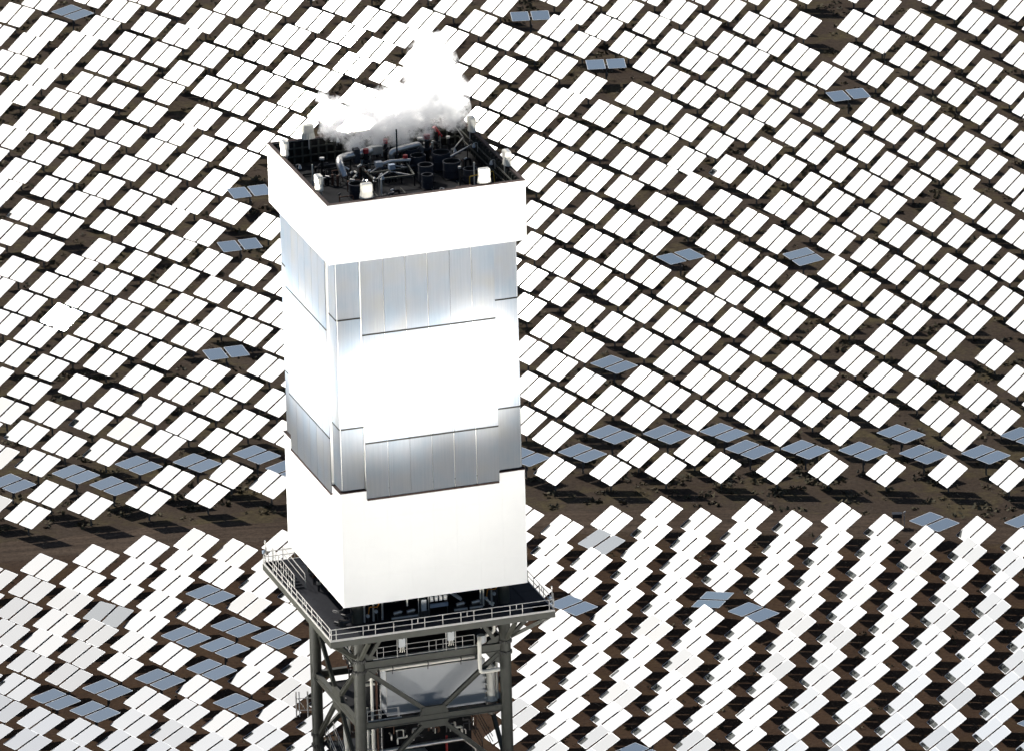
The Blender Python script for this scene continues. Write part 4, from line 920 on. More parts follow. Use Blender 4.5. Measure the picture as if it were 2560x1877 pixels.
flood(8.0, -4.3, pi/2, 'white lamp housing on the right rim near the front right corner')
flood(7.95, 4.74, pi/2, 'white lamp housing on the right rim beside the far corner')
flood(-4.93, 7.85, pi, 'grey shaded lamp housing on the far rim left of the steam')

def goose(x, y, z, rz, lab, h=.75):
    t = thing('deck_lamp', W(x, y, z), lab, 'lamp', 'small deck lamps on the tower roof', TH+rz)
    b = MB(); b.pipe([(0, 0, 0), (0, 0, h), (.22, 0, h+.05), (.3, 0, h-.1)], .025, 'rail', 6); b.build('stem', t)
    b = MB(); b.tube([(.3, 0, h-.02), (.32, 0, h-.3)], .06, 'grey', 10, r2=.16); b.tube([(.32, 0, h-.3), (.32, 0, h-.36)], .13, 'bluegrey', 10); b.build('lamp_head', t, smooth=True)
goose(-7.7, 2.1, 128.6, 0, 'small round deck lamp on the left rim, halfway along')
goose(-2.6, 7.6, 128.6, -pi/2, 'small round deck lamp on the far wall left of the steam')
goose(-2.1, -2.2, RZ, 0, 'small round deck lamp on a pole in front of the braced frame', 1.7)
goose(6.0, 4.2, RZ, 0, 'small round deck lamp on the floor right of the broad stack', .9)
goose(7.6, 2.2, 128.5, pi, 'small round deck lamp on the right wall, farther one')
goose(7.6, -2.4, 128.5, pi, 'small round deck lamp on the right wall beside the white housing')
goose(1.3, -7.7, 128.9, 0, 'small round deck lamp on the front rim between the white housings', .45)

# big bright duct with elbow, damper box and second leg
t = thing('steam_duct', W(-4.2, 2.6, RZ), 'bright metal duct with a drooping elbow across the roof', 'duct', rz=TH)
o0 = Vector((-4.2, 2.6, RZ))
L = lambda x, y, z: Vector((x, y, z)) - o0
b = MB(); b.pipe([L(-3.75, 1.9, 127.9), L(-3.95, 2.5, 128.9), L(-3.5, 3.9, 128.85), L(-2.2, 4.25, 128.85)], .3, 'clad', 16, .7); b.build('elbow_duct', t, smooth=True)
b = MB(); b.pipe([L(-1.9, 4.35, 128.85), L(-1.0, 4.45, 128.9), L(-.7, 4.6, 128.9)], .34, 'clad', 16); b.build('duct_reducer', t, smooth=True)
b = MB(); b.box(L(-2.0, 4.25, 128.75), (.5, .6, 1.15), 'stack'); b.build('damper', t)
b = MB(); b.box(L(-.2, 4.7, 128.85), (1.0, .6, .6), 'clad'); b.box(L(-.2, 4.7, 129.17), (.8, .5, .04), 'clad'); b.build('expansion_box', t)
b = MB(); b.pipe([L(.9, 4.0, 128.1), L(.85, 4.0, 128.75), L(1.5, 4.1, 128.85), L(3.4, 4.75, 128.85), L(3.6, 4.8, 128.4)], .26, 'clad', 16, .4); b.build('return_duct', t, smooth=True)
b = MB()
for x, y in ((-3.8, 2.2), (-3.6, 3.5), (-2.5, 4.2), (-1.4, 4.4), (.6, 4.5), (2.6, 4.5)): b.bar(L(x, y, RZ), L(x, y, 128.7), .08, .08, 'black')
b.build('supports', t)
b = MB(); b.pipe([L(-.6, 2.35, 128.35), L(.2, 2.3, 128.6), L(1.9, 2.1, 128.55)], .14, 'clad', 12); b.box(L(-.7, 2.4, 128.45), (.55, .5, .4), 'grey'); b.build('bypass_pipe', t, smooth=True)

t = thing('braced_frame', W(-.4, 1.0, RZ), 'dark braced steel frame with cross members in the middle of the roof', 'frame', rz=TH)
o1 = Vector((-.4, 1.0, RZ)); L1 = lambda x, y, z: Vector((x, y, z)) - o1
c4 = [(-2.05, 2.87), (1.68, 3.03), (1.27, -.86), (-2.06, -.8)]; zf = 128.3
for i in range(4):
    b = MB(); b.bar(L1(*c4[i], zf), L1(*c4[(i+1) % 4], zf), .12, .14, 'steel'); b.build('side_beam', t)
    b = MB(); b.bar(L1(*c4[i], RZ), L1(*c4[i], zf-.07), .11, .11, 'black'); b.build('leg', t)
b = MB(); b.bar(L1(-2.05, .9, zf), L1(1.5, 1.05, zf), .1, .12, 'steel'); b.build('cross_beam', t)
for p, q in (((-2.0, .95), (-.2, 2.85)), ((1.5, 1.1), (-.2, 2.85)), ((-2.0, -.75), (-.3, .9)), ((1.2, -.8), (-.3, .9))):
    b = MB(); b.bar(L1(*p, zf-.05), L1(*q, zf-.05), .07, .08, 'rail'); b.build('brace', t)
b = MB(); b.box(L1(.0, 1.1, zf+.25), (.5, .4, .4), 'bluegrey'); b.build('junction_box', t)

def relief(x, y, h, r, lab, head):
    t = thing('relief_valve', W(x, y, RZ), lab, 'valve', 'red capped relief valves on the tower roof', TH)
    b = MB(); b.tube([(0, 0, 0), (0, 0, h)], r, 'black', 12); b.box((0, 0, h*.55), (r*3, r*2.4, .2), 'dark'); b.build('body', t)
    b = MB()
    if head == 'cap': b.tube([(0, 0, h), (0, 0, h+.34)], r*1.35, 'red', 14)
    else:
        for i in range(4): b.tube([(.16*i-.2, .08*i, h+.45-.24*i), (.16*i-.02, .08*i, h+.2-.24*i)], .15, 'red', 10)
    b.build('red_cap', t, smooth=True)
    b = MB(); b.tube([(r*2, 0, h*.2), (r*2, 0, h*.8)], r*.45, 'clad', 8); b.tube([(-r*2, .1, h*.3), (-r*1.9, .1, h*.62)], r*.5, 'rail', 8); b.build('pilot_tubes', t)
relief(-1.25, 4.0, 1.55, .17, 'red capped relief valve at the left beside the bright duct', 'cap')
relief(4.1, 4.6, 1.9, .2, 'red capped relief valve venting the main steam column', 'cap')
relief(1.55, 2.35, 1.2, .15, 'low red capped relief valve at the corner of the braced frame', 'cap')
relief(5.3, 5.9, 1.9, .15, 'stack of small red valve bodies right of the steam column', 'stack')
relief(.9, 5.6, 1.6, .14, 'reddish relief valve half hidden in the steam', 'cap')

def pole(x, y, h, r, k, lab, cap=None):
    t = thing('vent_pipe', W(x, y, RZ), lab, 'vent pipe', 'upright vent pipes on the tower roof', TH)
    b = MB(); b.tube([(0, 0, 0), (0, 0, h)], r, k, 10); b.build('pipe', t)
    if cap: b = MB(); b.tube([(0, 0, h), (0, 0, h+.16)], r*1.6, cap, 10); b.build('cap', t)
pole(1.3, 3.8, 3.3, .07, 'stack', 'tallest thin vent pipe rising into the steam')
pole(-4.9, 4.2, 1.4, .13, 'black', 'dark upright pipe with white cap left of the elbow', 'rail')
pole(3.85, 5.7, 1.5, .15, 'dark', 'grey upright pipe with bright cap left of the steam column', 'rail')
pole(6.5, 6.6, 1.0, .1, 'dark', 'short upright pipe with bright cap in the far right corner', 'rail')
pole(-6.5, 1.6, 2.0, .06, 'white', 'thin white upright pipe on the left behind the white housing')
pole(-2.0, -2.5, 1.5, .07, 'white', 'white upright pipe between the front housing and braced frame')
pole(5.75, -2.7, 2.0, .06, 'white', 'thin white upright pipe left of the right front housing')
pole(4.65, -2.3, 1.5, .08, 'dark', 'dark upright pipe with bright cap behind the front rim', 'rail')
t = thing('slanting_pipe', W(6.2, 3.1, RZ), 'bright straight pipe slanting from the broad stack to the right wall', 'pipe', rz=TH)
b = MB(); b.tube([(-.9, -.6, .8), (1.5, .9, 1.1)], .09, 'clad', 10); b.build('pipe', t, smooth=True)
b = MB(); b.bar((-.4, -.3, 0), (-.4, -.3, .85), .07, .07, 'black'); b.bar((1.0, .6, 0), (1.0, .6, 1.0), .07, .07, 'black'); b.build('supports', t)
t = thing('pipe_tripod', W(7.2, 6.3, RZ), 'bright strut tripod in the far right corner of the roof', 'tripod', rz=TH)
for p, q in (((-.5, -.2, .1), (.6, .35, .9)), ((.6, .35, .9), (.1, 1.0, 1.7)), ((.6, .35, .9), (.75, .2, 0))):
    b = MB(); b.tube([p, q], .05, 'rail', 7); b.build('strut', t)

# valve manifold by the left front corner: many small pipes with bright ends
t = thing('valve_manifold', W(-4.2, .4, RZ), 'cluster of small black pipes and valves with bright silver ends', 'valve manifold', rz=TH)
rm = random.Random(9)
for i in range(16):
    x, y = rm.uniform(-1.0, 2.6), rm.uniform(-1.3, 2.2); h = rm.uniform(.5, 1.25)
    b = MB(); b.pipe([(x, y, 0), (x, y, h), (x+rm.uniform(-.5, .5), y+rm.uniform(-.4, .4), h)], .06, rm.choice(['black', 'black', 'rust', 'dark']), 8); b.build('pipe', t)
    if i < 10:
        b = MB(); d = Vector((rm.uniform(-.3, .3), rm.uniform(-.3, .3), rm.uniform(-.25, .25))); b.tube([Vector((x, y, h+.1))-d*.6, Vector((x, y, h+.1))+d*.6], .085, 'clad' if i % 3 else 'white', 8); b.build('valve_end', t)
b = MB()
for x, y in ((-.6, 1.3), (-.3, .9), (.1, -.7)): b.tube([(x, y, 0), (x, y, .9)], .1, 'rust', 8)
b.build('rusty_risers', t)
t = thing('pipe_guard', W(5.7, -3.2, RZ), 'yellow bent pipe guard behind the right front housing', 'guard rail', rz=TH)
b = MB(); b.pipe([(-.5, 0, 0), (-.5, 0, 1.0), (1.6, .3, 1.1), (1.7, .3, 0)], .05, 'yellow', 8); b.build('guard', t)
t = thing('roof_grating', W(3.2, -3.8, RZ), 'low dark grating walkway with pale edge bars along the front of the roof', 'walkway', rz=TH)
for i in range(7):
    b = MB(); b.bar((-5.5, -1.2+.28*i, .1), (4.0, -1.2+.28*i, .1), .06, .1, 'black'); b.build('grating_bar', t)
for x in (-5.5, -3.2, -.9, 1.5, 4.0):
    b = MB(); b.bar((x, -1.4, .05), (x, 2.6, .05), .08, .1, 'steel'); b.build('bearer', t)

rk = random.Random(77)
for cx_, cy_, sx_, sy_, nn, lab in ((-2.5, -4.6, 2.6, 1.4, 16, 'low dark pipe bundle along the left of the front rim'), (1.2, -5.6, 2.4, 1.2, 14, 'low dark pipe bundle in the middle of the front rim'),
        (.2, 1.2, 1.5, 1.3, 14, 'dark pipes and valves tangled under the braced frame'), (-4.6, 3.0, 1.3, 2.0, 12, 'dark pipes and valves left of the bright elbow'), (5.8, 1.6, 1.3, 2.2, 10, 'low dark pipes along the right wall of the roof'), (3.4, 6.4, 2.6, .9, 14, 'dark valves and pipes at the foot of the steam column')):
    t = thing('pipe_bundle', W(cx_, cy_, RZ), lab, 'pipes', 'dark pipe bundles on the tower roof', TH)
    for i in range(nn):
        x, y = rk.uniform(-sx_, sx_), rk.uniform(-sy_, sy_); h = rk.uniform(.15, .85); x2 = x+rk.choice((-1, 1))*rk.uniform(.3, 1.3); y2 = y+rk.uniform(-.5, .5)
        b = MB(); b.pipe([(x, y, 0), (x, y, h), (x2, y, h), (x2, y2, h), (x2, y2, 0)], rk.choice((.05, .07, .1)), rk.choice(('black', 'black', 'dark', 'stack', 'rust')), 7, .12); b.build('pipe', t, smooth=True)
        if i % 4 == 0:
            b = MB(); b.tube([(x2-.12, y2, h+.1), (x2+.12, y2+.05, h+.16)], .08, rk.choice(('clad', 'dark', 'rail')), 8); b.build('valve', t)

# ------------------------------------------------------------------ machinery on the open deck under the shield
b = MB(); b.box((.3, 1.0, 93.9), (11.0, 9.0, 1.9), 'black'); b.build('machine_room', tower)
def onDeck(name, x, y, lab, cat, group=None, z=DECK+.02): return thing(name, W(x, y, z), lab, cat, group, TH)
t = onDeck('pump_set', -7.3, -6.6, 'black pump with coiled pipes under the front corner of the white shield', 'pump')
for i, (x, y, z) in enumerate(((-.5, .3, .2), (-.2, -.1, .35), (.1, .3, .75), (-.5, .5, 1.1))):
    b = MB(); b.pipe([(x-.3, y+.2, z), (x, y-.3, z), (x+.5, y-.2, z+.1), (x+.55, y+.3, z+.5)], .12, 'dark', 10); b.build('pipe_loop', t, smooth=True)
b = MB(); b.tube([(-.3, 0, 0), (-.3, 0, .5)], .32, 'dark', 14); b.build('pump_body', t, smooth=True)
for x, y, n_, lab in ((-5.1, -6.5, 5, 'thin pipes with orange conduit right of the front left leg'), (5.0, -6.2, 4, 'thin pipes with orange conduit left of the front right leg')):
    t = onDeck('pipe_cluster', x, y, lab, 'pipes')
    for i in range(n_):
        b = MB(); b.tube([(-.6+.38*i, .1*(i % 2), 0), (-.6+.38*i, .1*(i % 2), 1.95)], .05 if i % 2 else .08, 'rail' if i % 2 == 0 else 'dark', 7); b.build('riser', t)
    b = MB(); b.pipe([(-.3, -.12, .6), (-.2, -.12, 1.3), (.5, -.12, 1.2), (.6, -.1, 1.5)], .05, 'orange', 7); b.build('orange_conduit', t)
    for q in (-.35, .35):
        b = MB(); b.tube([(q, -.2, .55+.3*(q > 0)), (q, -.02, .55+.3*(q > 0))], .15, 'grey', 14); b.build('gauge', t)
for x, lab in ((-3.0, 'silver motor on black skid, left one of the pair left of the cabinet'), (-1.9, 'silver motor on black skid, right one of the pair left of the cabinet'), (2.3, 'silver motor on black skid just right of the gauge board'), (3.6, 'silver motor on black skid nearest the white pipe'),):
    t = onDeck('motor', x, -6.9, lab, 'motor', 'motors on the open deck')
    b = MB(); b.tube([(-.35, 0, .55), (.3, .05, .62)], .17, 'clad', 12); b.tube([(.3, .05, .62), (.42, .06, .63)], .12, 'dark', 10); b.build('motor_body', t, smooth=True)
    b = MB(); b.tube([(-.6, -.25, .22), (.5, -.25, .22)], .09, 'rail', 10); b.build('skid_pipe', t, smooth=True)
    b = MB(); b.box((0, 0, .2), (1.1, .4, .3), 'dark'); b.box((0, 0, .38), (.5, .3, .12), 'dark'); b.build('skid', t)
t = onDeck('control_cabinet', -.82, -6.9, 'narrow grey control cabinet left of the four gauges', 'cabinet')
b = MB(); b.box((0, 0, .95), (.42, .25, .95), 'grey'); b.box((0, 0, .24), (.8, .3, .48), 'dark'); b.build('cabinet_body', t)
b = MB(); b.tube([(0, -.14, 1.25), (0, -.17, 1.25)], .06, 'white', 10); b.build('dial', t)
for s_ in (-.42, .42):
    b = MB(); b.tube([(s_, 0, 0), (s_, 0, 1.95)], .04, 'rail', 7); b.build('side_post', t)
t = onDeck('gauge_board', .4, -7.0, 'row of four square gauges above a pale blue console', 'gauge board')
for i in range(4):
    b = MB(); b.box((-.55+.38*i, 0, 1.4), (.24, .12, .42), 'grey'); b.tube([(-.55+.38*i, -.07, 1.42), (-.55+.38*i, -.09, 1.42)], .075, 'white', 10); b.build('gauge', t)
b = MB(); b.box((.05, -.02, .82), (1.5, .2, .3), 'bluegrey'); b.build('console', t)
for s_ in (-.7, .8):
    b = MB(); b.bar((s_, .1, 0), (s_, .1, 1.6), .07, .07, 'dark'); b.build('stand', t)
for x, lab in ((-1.85+.0, 'short white pipe hanging left of the cabinet under the shield'), (4.05, 'white upright pipe right of the motors'), (4.3, 'white upright pipe closest to the right cluster')):
    t = onDeck('white_pipe', x-.3*(x < 0), -6.75, lab, 'pipe', 'white pipes under the shield')
    b = MB(); b.tube([(0, 0, 1.0 if x < 0 else .1), (0, 0, 1.95)], .08 if x < 0 else .06, 'white', 10); b.build('pipe', t, smooth=True)
t = onDeck('slanting_chute', 1.9, -5.9, 'grey slanting chute beside the gauge board', 'chute')
b = MB(); b.bar((-.6, 0, 1.75), (.7, -.2, .7), .5, .2, 'grey'); b.build('chute', t)
t = onDeck('valve_bunch', 4.55, -7.2, 'bunch of small white round valve heads by the white pipes', 'valves')
for i, (dx, dz) in enumerate(((-.1, .75), (.05, .6), (.12, .42), (.28, .3), (.36, .45))):
    b = MB(); b.tube([(dx, -.05, dz), (dx+.05, -.18, dz)], .09, 'white', 10); b.build('valve_head', t, smooth=True)
t = onDeck('access_ladder', -8.4, 5.5, 'short caged stair with double rails on the left walkway', 'stair')
for s_ in (-.45, .45):
    b = MB(); b.pipe([(s_, 3.3, .2), (s_, 3.3, 1.4), (s_, -3.0, 1.25), (s_, -3.0, .05)], .035, 'rail', 6, .15); b.tube([(s_, 3.3, .8), (s_, -3.0, .65)], .03, 'rail', 6); b.build('stair_rail', t)
for i in range(9):
    b = MB(); b.tube([(-.45, 3.0-.72*i, .05), (-.45, 3.0-.72*i, 1.3)], .03, 'rail', 6); b.build('stair_post', t)
    b = MB(); b.box((0, 3.0-.72*i, .1), (.8, .3, .05), 'deck'); b.build('tread', t)
for x, y, lab in ((-9.3, 9.3, 'small lamp mast at the left corner of the deck rail'), (9.35, -9.2, 'small lamp mast at the right corner of the deck rail')):
    t = onDeck('corner_mast', x, y, lab, 'mast', 'lamp masts at the deck corners')
    b = MB(); b.tube([(0, 0, 0), (0, 0, 1.7)], .04, 'rail', 7); b.tube([(.12, .1, .5), (.12, .1, 1.3)], .03, 'rail', 6); b.build('mast', t)
    b = MB(); b.tube([(0, 0, 1.7), (0, 0, 1.95)], .07, 'clad', 8); b.build('lamp', t)
    b = MB(); b.box((-.15, 0, .95), (.2, .2, .25), 'bluegrey'); b.build('switch_box', t)
for x, y in ((-7.0, 3.2), (-7.1, 1.6)):
    t = onDeck('drain_valve', x, y, 'small valve stand on the left walkway, %s' % ('farther one' if y > 2 else 'nearer one'), 'valve', 'valve stands on the left walkway')
    b = MB(); b.tube([(0, 0, 0), (0, 0, 1.0)], .1, 'dark', 8); b.build('stand', t)
    b = MB(); b.tube([(0, 0, .55), (0, 0, .8)], .16, 'rust' if y > 2 else 'clad', 10); b.build('valve_body', t)

# ------------------------------------------------------------------ equipment inside the steel frame
t = thing('equipment_housing', W(.62, -3.15, 83.27), 'large flat grey clad housing behind the V brace', 'housing', rz=TH)
b = MB(); b.box((0, 0, 2.5), (8.34, 3.6, 3.84), 'housing'); b.build('cladding', t)
b = MB()
for x in (-4.19, 4.19): b.box((x, -1.81, 2.5), (.07, .05, 3.84), 'rail')
b.box((0, -1.81, 4.44), (8.4, .06, .06), 'rail'); b.build('edge_trim', t)
b = MB(); b.box((0, 0, .28), (8.2, 3.5, .54), 'black'); b.build('skid', t)
t = thing('steam_drum', W(-4.0, -2.2, 83.8), 'dark round vessel at the left end of the grey housing', 'vessel', rz=TH)
b = MB(); b.tube([(-.3, 0, .3), (-.3, 0, 3.6)], .95, 'dark', 20); b.build('shell', t, smooth=True)
for z in (2.3, 2.75, 3.3, 3.55):
    b = MB(); b.tube([(-1.2, -.9, z), (.2, -1.0, z)], .12, 'white', 10); b.build('nozzle_pipe', t, smooth=True)
t = thing('long_white_pipe', W(-.1, -5.25, 88.1), 'long white insulated pipe along the top of the grey housing', 'pipe', rz=TH)
b = MB(); b.tube([(-4.1, 0, 0), (4.0, 0, 0)], .13, 'white', 12); b.build('pipe', t, smooth=True)
for x in (-3, 0, 2.8):
    b = MB(); b.tube([(x-.04, 0, 0), (x+.04, 0, 0)], .16, 'dark', 12); b.bar((x, 0, -.15), (x, 0, -.5), .06, .06, 'dark'); b.build('clamp', t)
t = thing('white_riser', W(3.85, -6.75, 87.3), 'thick white insulated pipe stepping up beside the front right leg', 'pipe', rz=TH)
b = MB(); b.pipe([(1.7, .2, -.05), (0, 0, 0), (0, 0, 2.6), (.15, .3, 2.9)], .17, 'white', 14, .3); b.build('lower_run', t, smooth=True)
b = MB(); b.pipe([(.25, .6, 2.75), (1.3, .7, 3.0), (1.5, .7, 3.2), (1.5, .7, 4.7)], .15, 'white', 14, .3); b.build('upper_run', t, smooth=True)
b = MB(); b.tube([(.35, .5, 2.4), (.35, .5, 3.0)], .35, 'grey', 14); b.build('joint_cover', t, smooth=True)
b = MB(); b.pipe([(.0, .3, 2.2), (.7, .4, 2.4), (.7, .4, 3.1)], .05, 'rail', 8); b.build('drain_line', t)
t = thing('insulated_vessel', W(5.25, -5.1, 83.3), 'upright white insulated vessel with rounded foot beside the front right leg', 'vessel', rz=TH)
b = MB(); b.tube([(0, 0, .8), (0, 0, 3.7)], .36, 'white', 18); b.tube([(0, 0, 3.7), (0, 0, 3.9)], .36, 'white', 18, r2=.2); b.build('shell', t, smooth=True)
b = MB(); b.tube([(0, 0, .8), (0, 0, .3), (0, 0, -.15), (0, 0, -.4)], .52, 'clad', 18, r2=.3); b.build('foot', t, smooth=True)
b = MB(); b.tube([(.55, .1, .8), (.55, .1, 4.0)], .11, 'white', 10); b.build('side_pipe', t, smooth=True)
for i in range(5):
    b = MB(); b.tube([(-.55, -.1, 1.0+.6*i), (-.42, -.1, 1.12+.6*i)], .1, 'clad', 8); b.build('valve', t)
for x, lab in ((-2.6, 'pale grey junction box on the catwalk rail, left one'), (1.55, 'pale grey junction box on the catwalk rail, right one')):
    t = thing('junction_box', W(x, -6.45, 90.2), lab, 'junction box', 'junction boxes on the catwalk rail', TH)
    b = MB(); b.box((0, 0, .55), (.55, .2, .85), 'grey'); b.build('enclosure', t)
    b = MB(); b.box((0, -.12, .55), (.42, .02, .62), 'grey'); b.box((0, -.13, .85), (.1, .02, .04), 'dark'); b.build('door', t)
    for s_ in (-.4, .4):
        b = MB(); b.tube([(s_, .02, -.75), (s_, .02, 1.1)], .035, 'rail', 6); b.build('bracket_post', t)
    for i in range(3):
        b = MB(); b.pipe([(-.15+.15*i, 0, .12), (-.15+.15*i, -.05, -.15), (-.2+.2*i, 0, -.35)], .04, 'white', 6); b.build('gland', t)
t = thing('bulkhead_light', W(-1.35, -6.3, 91.9), 'white round bulkhead light under the deck edge', 'lamp', rz=TH)
b = MB(); b.tube([(0, 0, .25), (0, 0, .05), (0, 0, -.08)], .3, 'white', 14, r2=.16); b.build('lens', t, smooth=True)
b = MB(); b.tube([(0, 0, .25), (0, 0, .4)], .12, 'steel', 8); b.build('mount', t)
# pipework on the left side of the frame
rq = random.Random(31)
for i, (x, y, z0, z1, r, k, lab) in enumerate([
    (-4.6, 1.6, 86.2, 90.6, .13, 'white', 'white upright pipe inside the left face, farthest left'),
    (-4.4, -2.2, 79.5, 91.5, .14, 'white', 'tall white upright pipe inside the left face beside the front leg'),
    (-4.0, -.5, 87.0, 91.2, .22, 'white', 'thick white upright pipe between the two pipes of the left face'),
    (-4.9, -5.2, 76.0, 88.0, .12, 'white', 'tall white upright pipe just right of the front left leg'),
    (-4.5, -5.2, 76.0, 87.9, .1, 'rust', 'rusty upright pipe beside the white pipe right of the front leg'),
    (-4.2, -5.3, 76.0, 86.5, .05, 'rail', 'thin grey upright pipe right of the rusty one')]):
    t = thing('riser_pipe', W(x, y, z0), lab, 'pipe', 'riser pipes inside the tower frame', TH)
    b = MB(); b.tube([(0, 0, 0), (0, 0, z1-z0)], r, k, 10); b.build('pipe', t, smooth=True)
    b = MB(); b.tube([(0, 0, (z1-z0)*.6-.05), (0, 0, (z1-z0)*.6+.05)], r*1.3, 'dark', 10); b.build('clamp', t)
t = thing('hanging_vessel', W(-5.2, 1.2, 77.8), 'slim white insulated vessel hanging inside the lower left face', 'vessel', rz=TH)
b = MB(); b.tube([(0, 0, 2.0), (0, 0, 3.9)], .3, 'white', 14); b.tube([(0, 0, 0), (0, 0, 2.0)], .1, 'white', 12, r2=.3); b.build('shell', t, smooth=True)
b = MB(); b.tube([(0, 0, 3.9), (0, 0, 5.6)], .06, 'rail', 8); b.build('hanger', t)
t = thing('left_pipe_rack', W(-4.2, -.3, 89.4), 'cluster of white valves and short pipes on the left catwalk', 'pipe rack', rz=TH)
for i in range(14):
    x, y, z = rq.uniform(-.9, .7), rq.uniform(-3.0, 3.2), rq.uniform(-.2, 1.5)
    b = MB(); d = Vector((rq.uniform(-.4, .4), rq.uniform(-.6, .6), rq.uniform(-.5, .5))); b.tube([Vector((x, y, z))-d, Vector((x, y, z))+d], rq.choice((.07, .1, .14)), rq.choice(('white', 'white', 'dark', 'rust', 'clad')), 8); b.build('pipe', t)
rl = random.Random(5)
for cx_, cy_, z_, sx_, sy_, hh, nn, lab in ((-3.4, 1.0, 84.0, 1.3, 4.2, 3.6, 22, 'tangle of white and dark pipes inside the left face, upper bay'), (-3.6, .5, 78.2, 1.2, 4.0, 3.6, 18, 'tangle of pipes inside the left face, lower bay'),
        (1.0, -4.6, 81.3, 4.4, .7, 1.7, 22, 'dark valves and pipes just under the lower beam'), (3.4, -5.0, 90.6, 1.8, .6, 1.1, 12, 'silver and dark valves under the deck by the white riser')):
    t = thing('pipe_tangle', W(cx_, cy_, z_), lab, 'pipes', 'pipe tangles inside the tower frame', TH)
    for i in range(nn):
        x, y, z = rl.uniform(-sx_, sx_), rl.uniform(-sy_, sy_), rl.uniform(0, hh*.4); z2 = z+rl.uniform(.4, hh*.6)
        y2 = y+rl.uniform(-1, 1)*min(1, sy_); x2 = x+rl.uniform(-.9, .9)
        b = MB(); b.pipe([(x, y, z), (x, y, z2), (x2, y, z2), (x2, y2, z2), (x2, y2, z2+rl.uniform(-.5, .5))], rl.choice((.05, .07, .1)), rl.choice(('white', 'dark', 'dark', 'clad', 'rail', 'rust')), 7, .12); b.build('pipe', t, smooth=True)
t = thing('catwalk_stair', W(-5.4, 1.5, 78.0), 'steep stair with handrails inside the lower left face', 'stair', rz=TH)
for s_ in (-.35, .35):
    b = MB(); b.bar((s_, 4.2, 0.6), (s_, -3.6, -2.6), .05, .2, 'steel'); b.build('stringer', t)
    for dz in (.55, 1.0):
        b = MB(); b.tube([(s_, 4.2, .6+dz), (s_, -3.6, -2.6+dz)], .03, 'rail', 6); b.build('stair_rail', t)
for i in range(12):
    y = 4.0-.65*i; z = .6-.41*(4.2-y)
    b = MB(); b.box((0, y, z), (.66, .24, .04), 'deck'); b.build('tread', t)
    if i % 2 == 0:
        b = MB(); b.tube([(-.35, y, z), (-.35, y, z+1.0)], .03, 'rail', 6); b.tube([(.35, y, z), (.35, y, z+1.0)], .03, 'rail', 6); b.build('stair_post', t)
t = thing('loading_rail', W(-3.9, -6.1, 84.1), 'short handrail on the lower beam right of the front left leg', 'handrail', rz=TH)
b = MB(); b.bar((-1.7, 0, .02), (1.2, 0, .02), .07, .1, 'rail')
for z in (.9, .5): b.tube([(-1.7, 0, z), (1.0, 0, z)], .028, 'rail', 6)
b.build('rails', t)
for x in (-1.7, -.7, .9, 1.0):
    b = MB(); b.tube([(x, 0, 0), (x, 0, .95)], .03, 'rail', 6); b.build('rail_post', t)
# lower bay under the beam: bent silver pipe, switchgear, red riser
t = thing('bent_silver_pipe', W(0, -4.6, 80.6), 'long bright pipe bending down at the right of the lower bay', 'pipe', rz=TH)
b = MB(); b.pipe([(-4.4, 0, .15), (3.1, 0, .25), (4.4, 0, -.9), (4.45, 0, -5)], .17, 'clad', 12, .5); b.build('pipe', t, smooth=True)
b = MB(); b.pipe([(3.0, .25, .1), (4.1, .25, -.95), (4.15, .25, -5)], .1, 'clad', 10, .4); b.build('parallel_pipe', t, smooth=True)
t = thing('switchgear', W(-1.9, -4.2, 77.76), 'dark grey switchgear cabinet in the lower bay', 'cabinet', rz=TH)
b = MB(); b.box((0, 0, 1.2), (3.6, 1.6, 2.0), 'stack'); b.build('cabinet_body', t)
for i in range(3):
    b = MB(); b.box((-1.1+1.1*i, -.82, 1.2), (.9, .05, 1.6), 'stack'); b.box((-1.1+1.1*i, -.86, 1.6), (.3, .03, .3), 'grey'); b.box((-1.1+1.1*i+.3, -.86, 1.1), (.12, .04, .18), 'rail'); b.build('door', t)
b = MB(); b.box((0, 0, 2.24), (3.8, 1.7, .06), 'rail'); b.build('roof', t)
t = thing('cage_ladder', W(.55, -4.9, 76.5), 'short ladder with rungs beside the switchgear', 'ladder', rz=TH)
for s_ in (-.3, .3):
    b = MB(); b.bar((s_, 0, 0), (s_, 0, 3.6), .06, .06, 'steel'); b.build('stile', t)
for i in range(9):
    b = MB(); b.tube([(-.3, 0, .3+.38*i), (.3, 0, .3+.38*i)], .03, 'rail', 6); b.build('rung', t)
t = thing('red_riser', W(1.6, -4.3, 76.0), 'red upright fire pipe in the lower bay', 'pipe', rz=TH)
b = MB(); b.tube([(0, 0, 0), (0, 0, 5.2)], .1, 'red', 10); b.build('pipe', t, smooth=True)
b = MB(); b.tube([(0, 0, 2.4), (0, 0, 2.6)], .15, 'red', 10); b.build('coupling', t)
t = thing('bay_lamp', W(2.5, -5.0, 77.0), 'white lamp on a stalk near the bottom of the lower bay', 'lamp', rz=TH)
b = MB(); b.tube([(0, 0, 0), (0, 0, 1.6)], .05, 'white', 8); b.build('stalk', t)
b = MB(); b.tube([(-.1, 0, 1.6), (.15, -.1, 1.9)], .2, 'white', 12); b.build('head', t, smooth=True)
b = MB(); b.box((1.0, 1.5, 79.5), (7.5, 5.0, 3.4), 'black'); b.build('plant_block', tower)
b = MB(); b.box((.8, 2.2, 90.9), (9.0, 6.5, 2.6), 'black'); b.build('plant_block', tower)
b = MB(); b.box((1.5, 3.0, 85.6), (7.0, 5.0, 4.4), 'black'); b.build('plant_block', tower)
t = thing('right_catwalk', W(4.6, 2.5, 82.5), 'narrow catwalk with crossed rails behind the front right leg', 'catwalk', rz=TH)
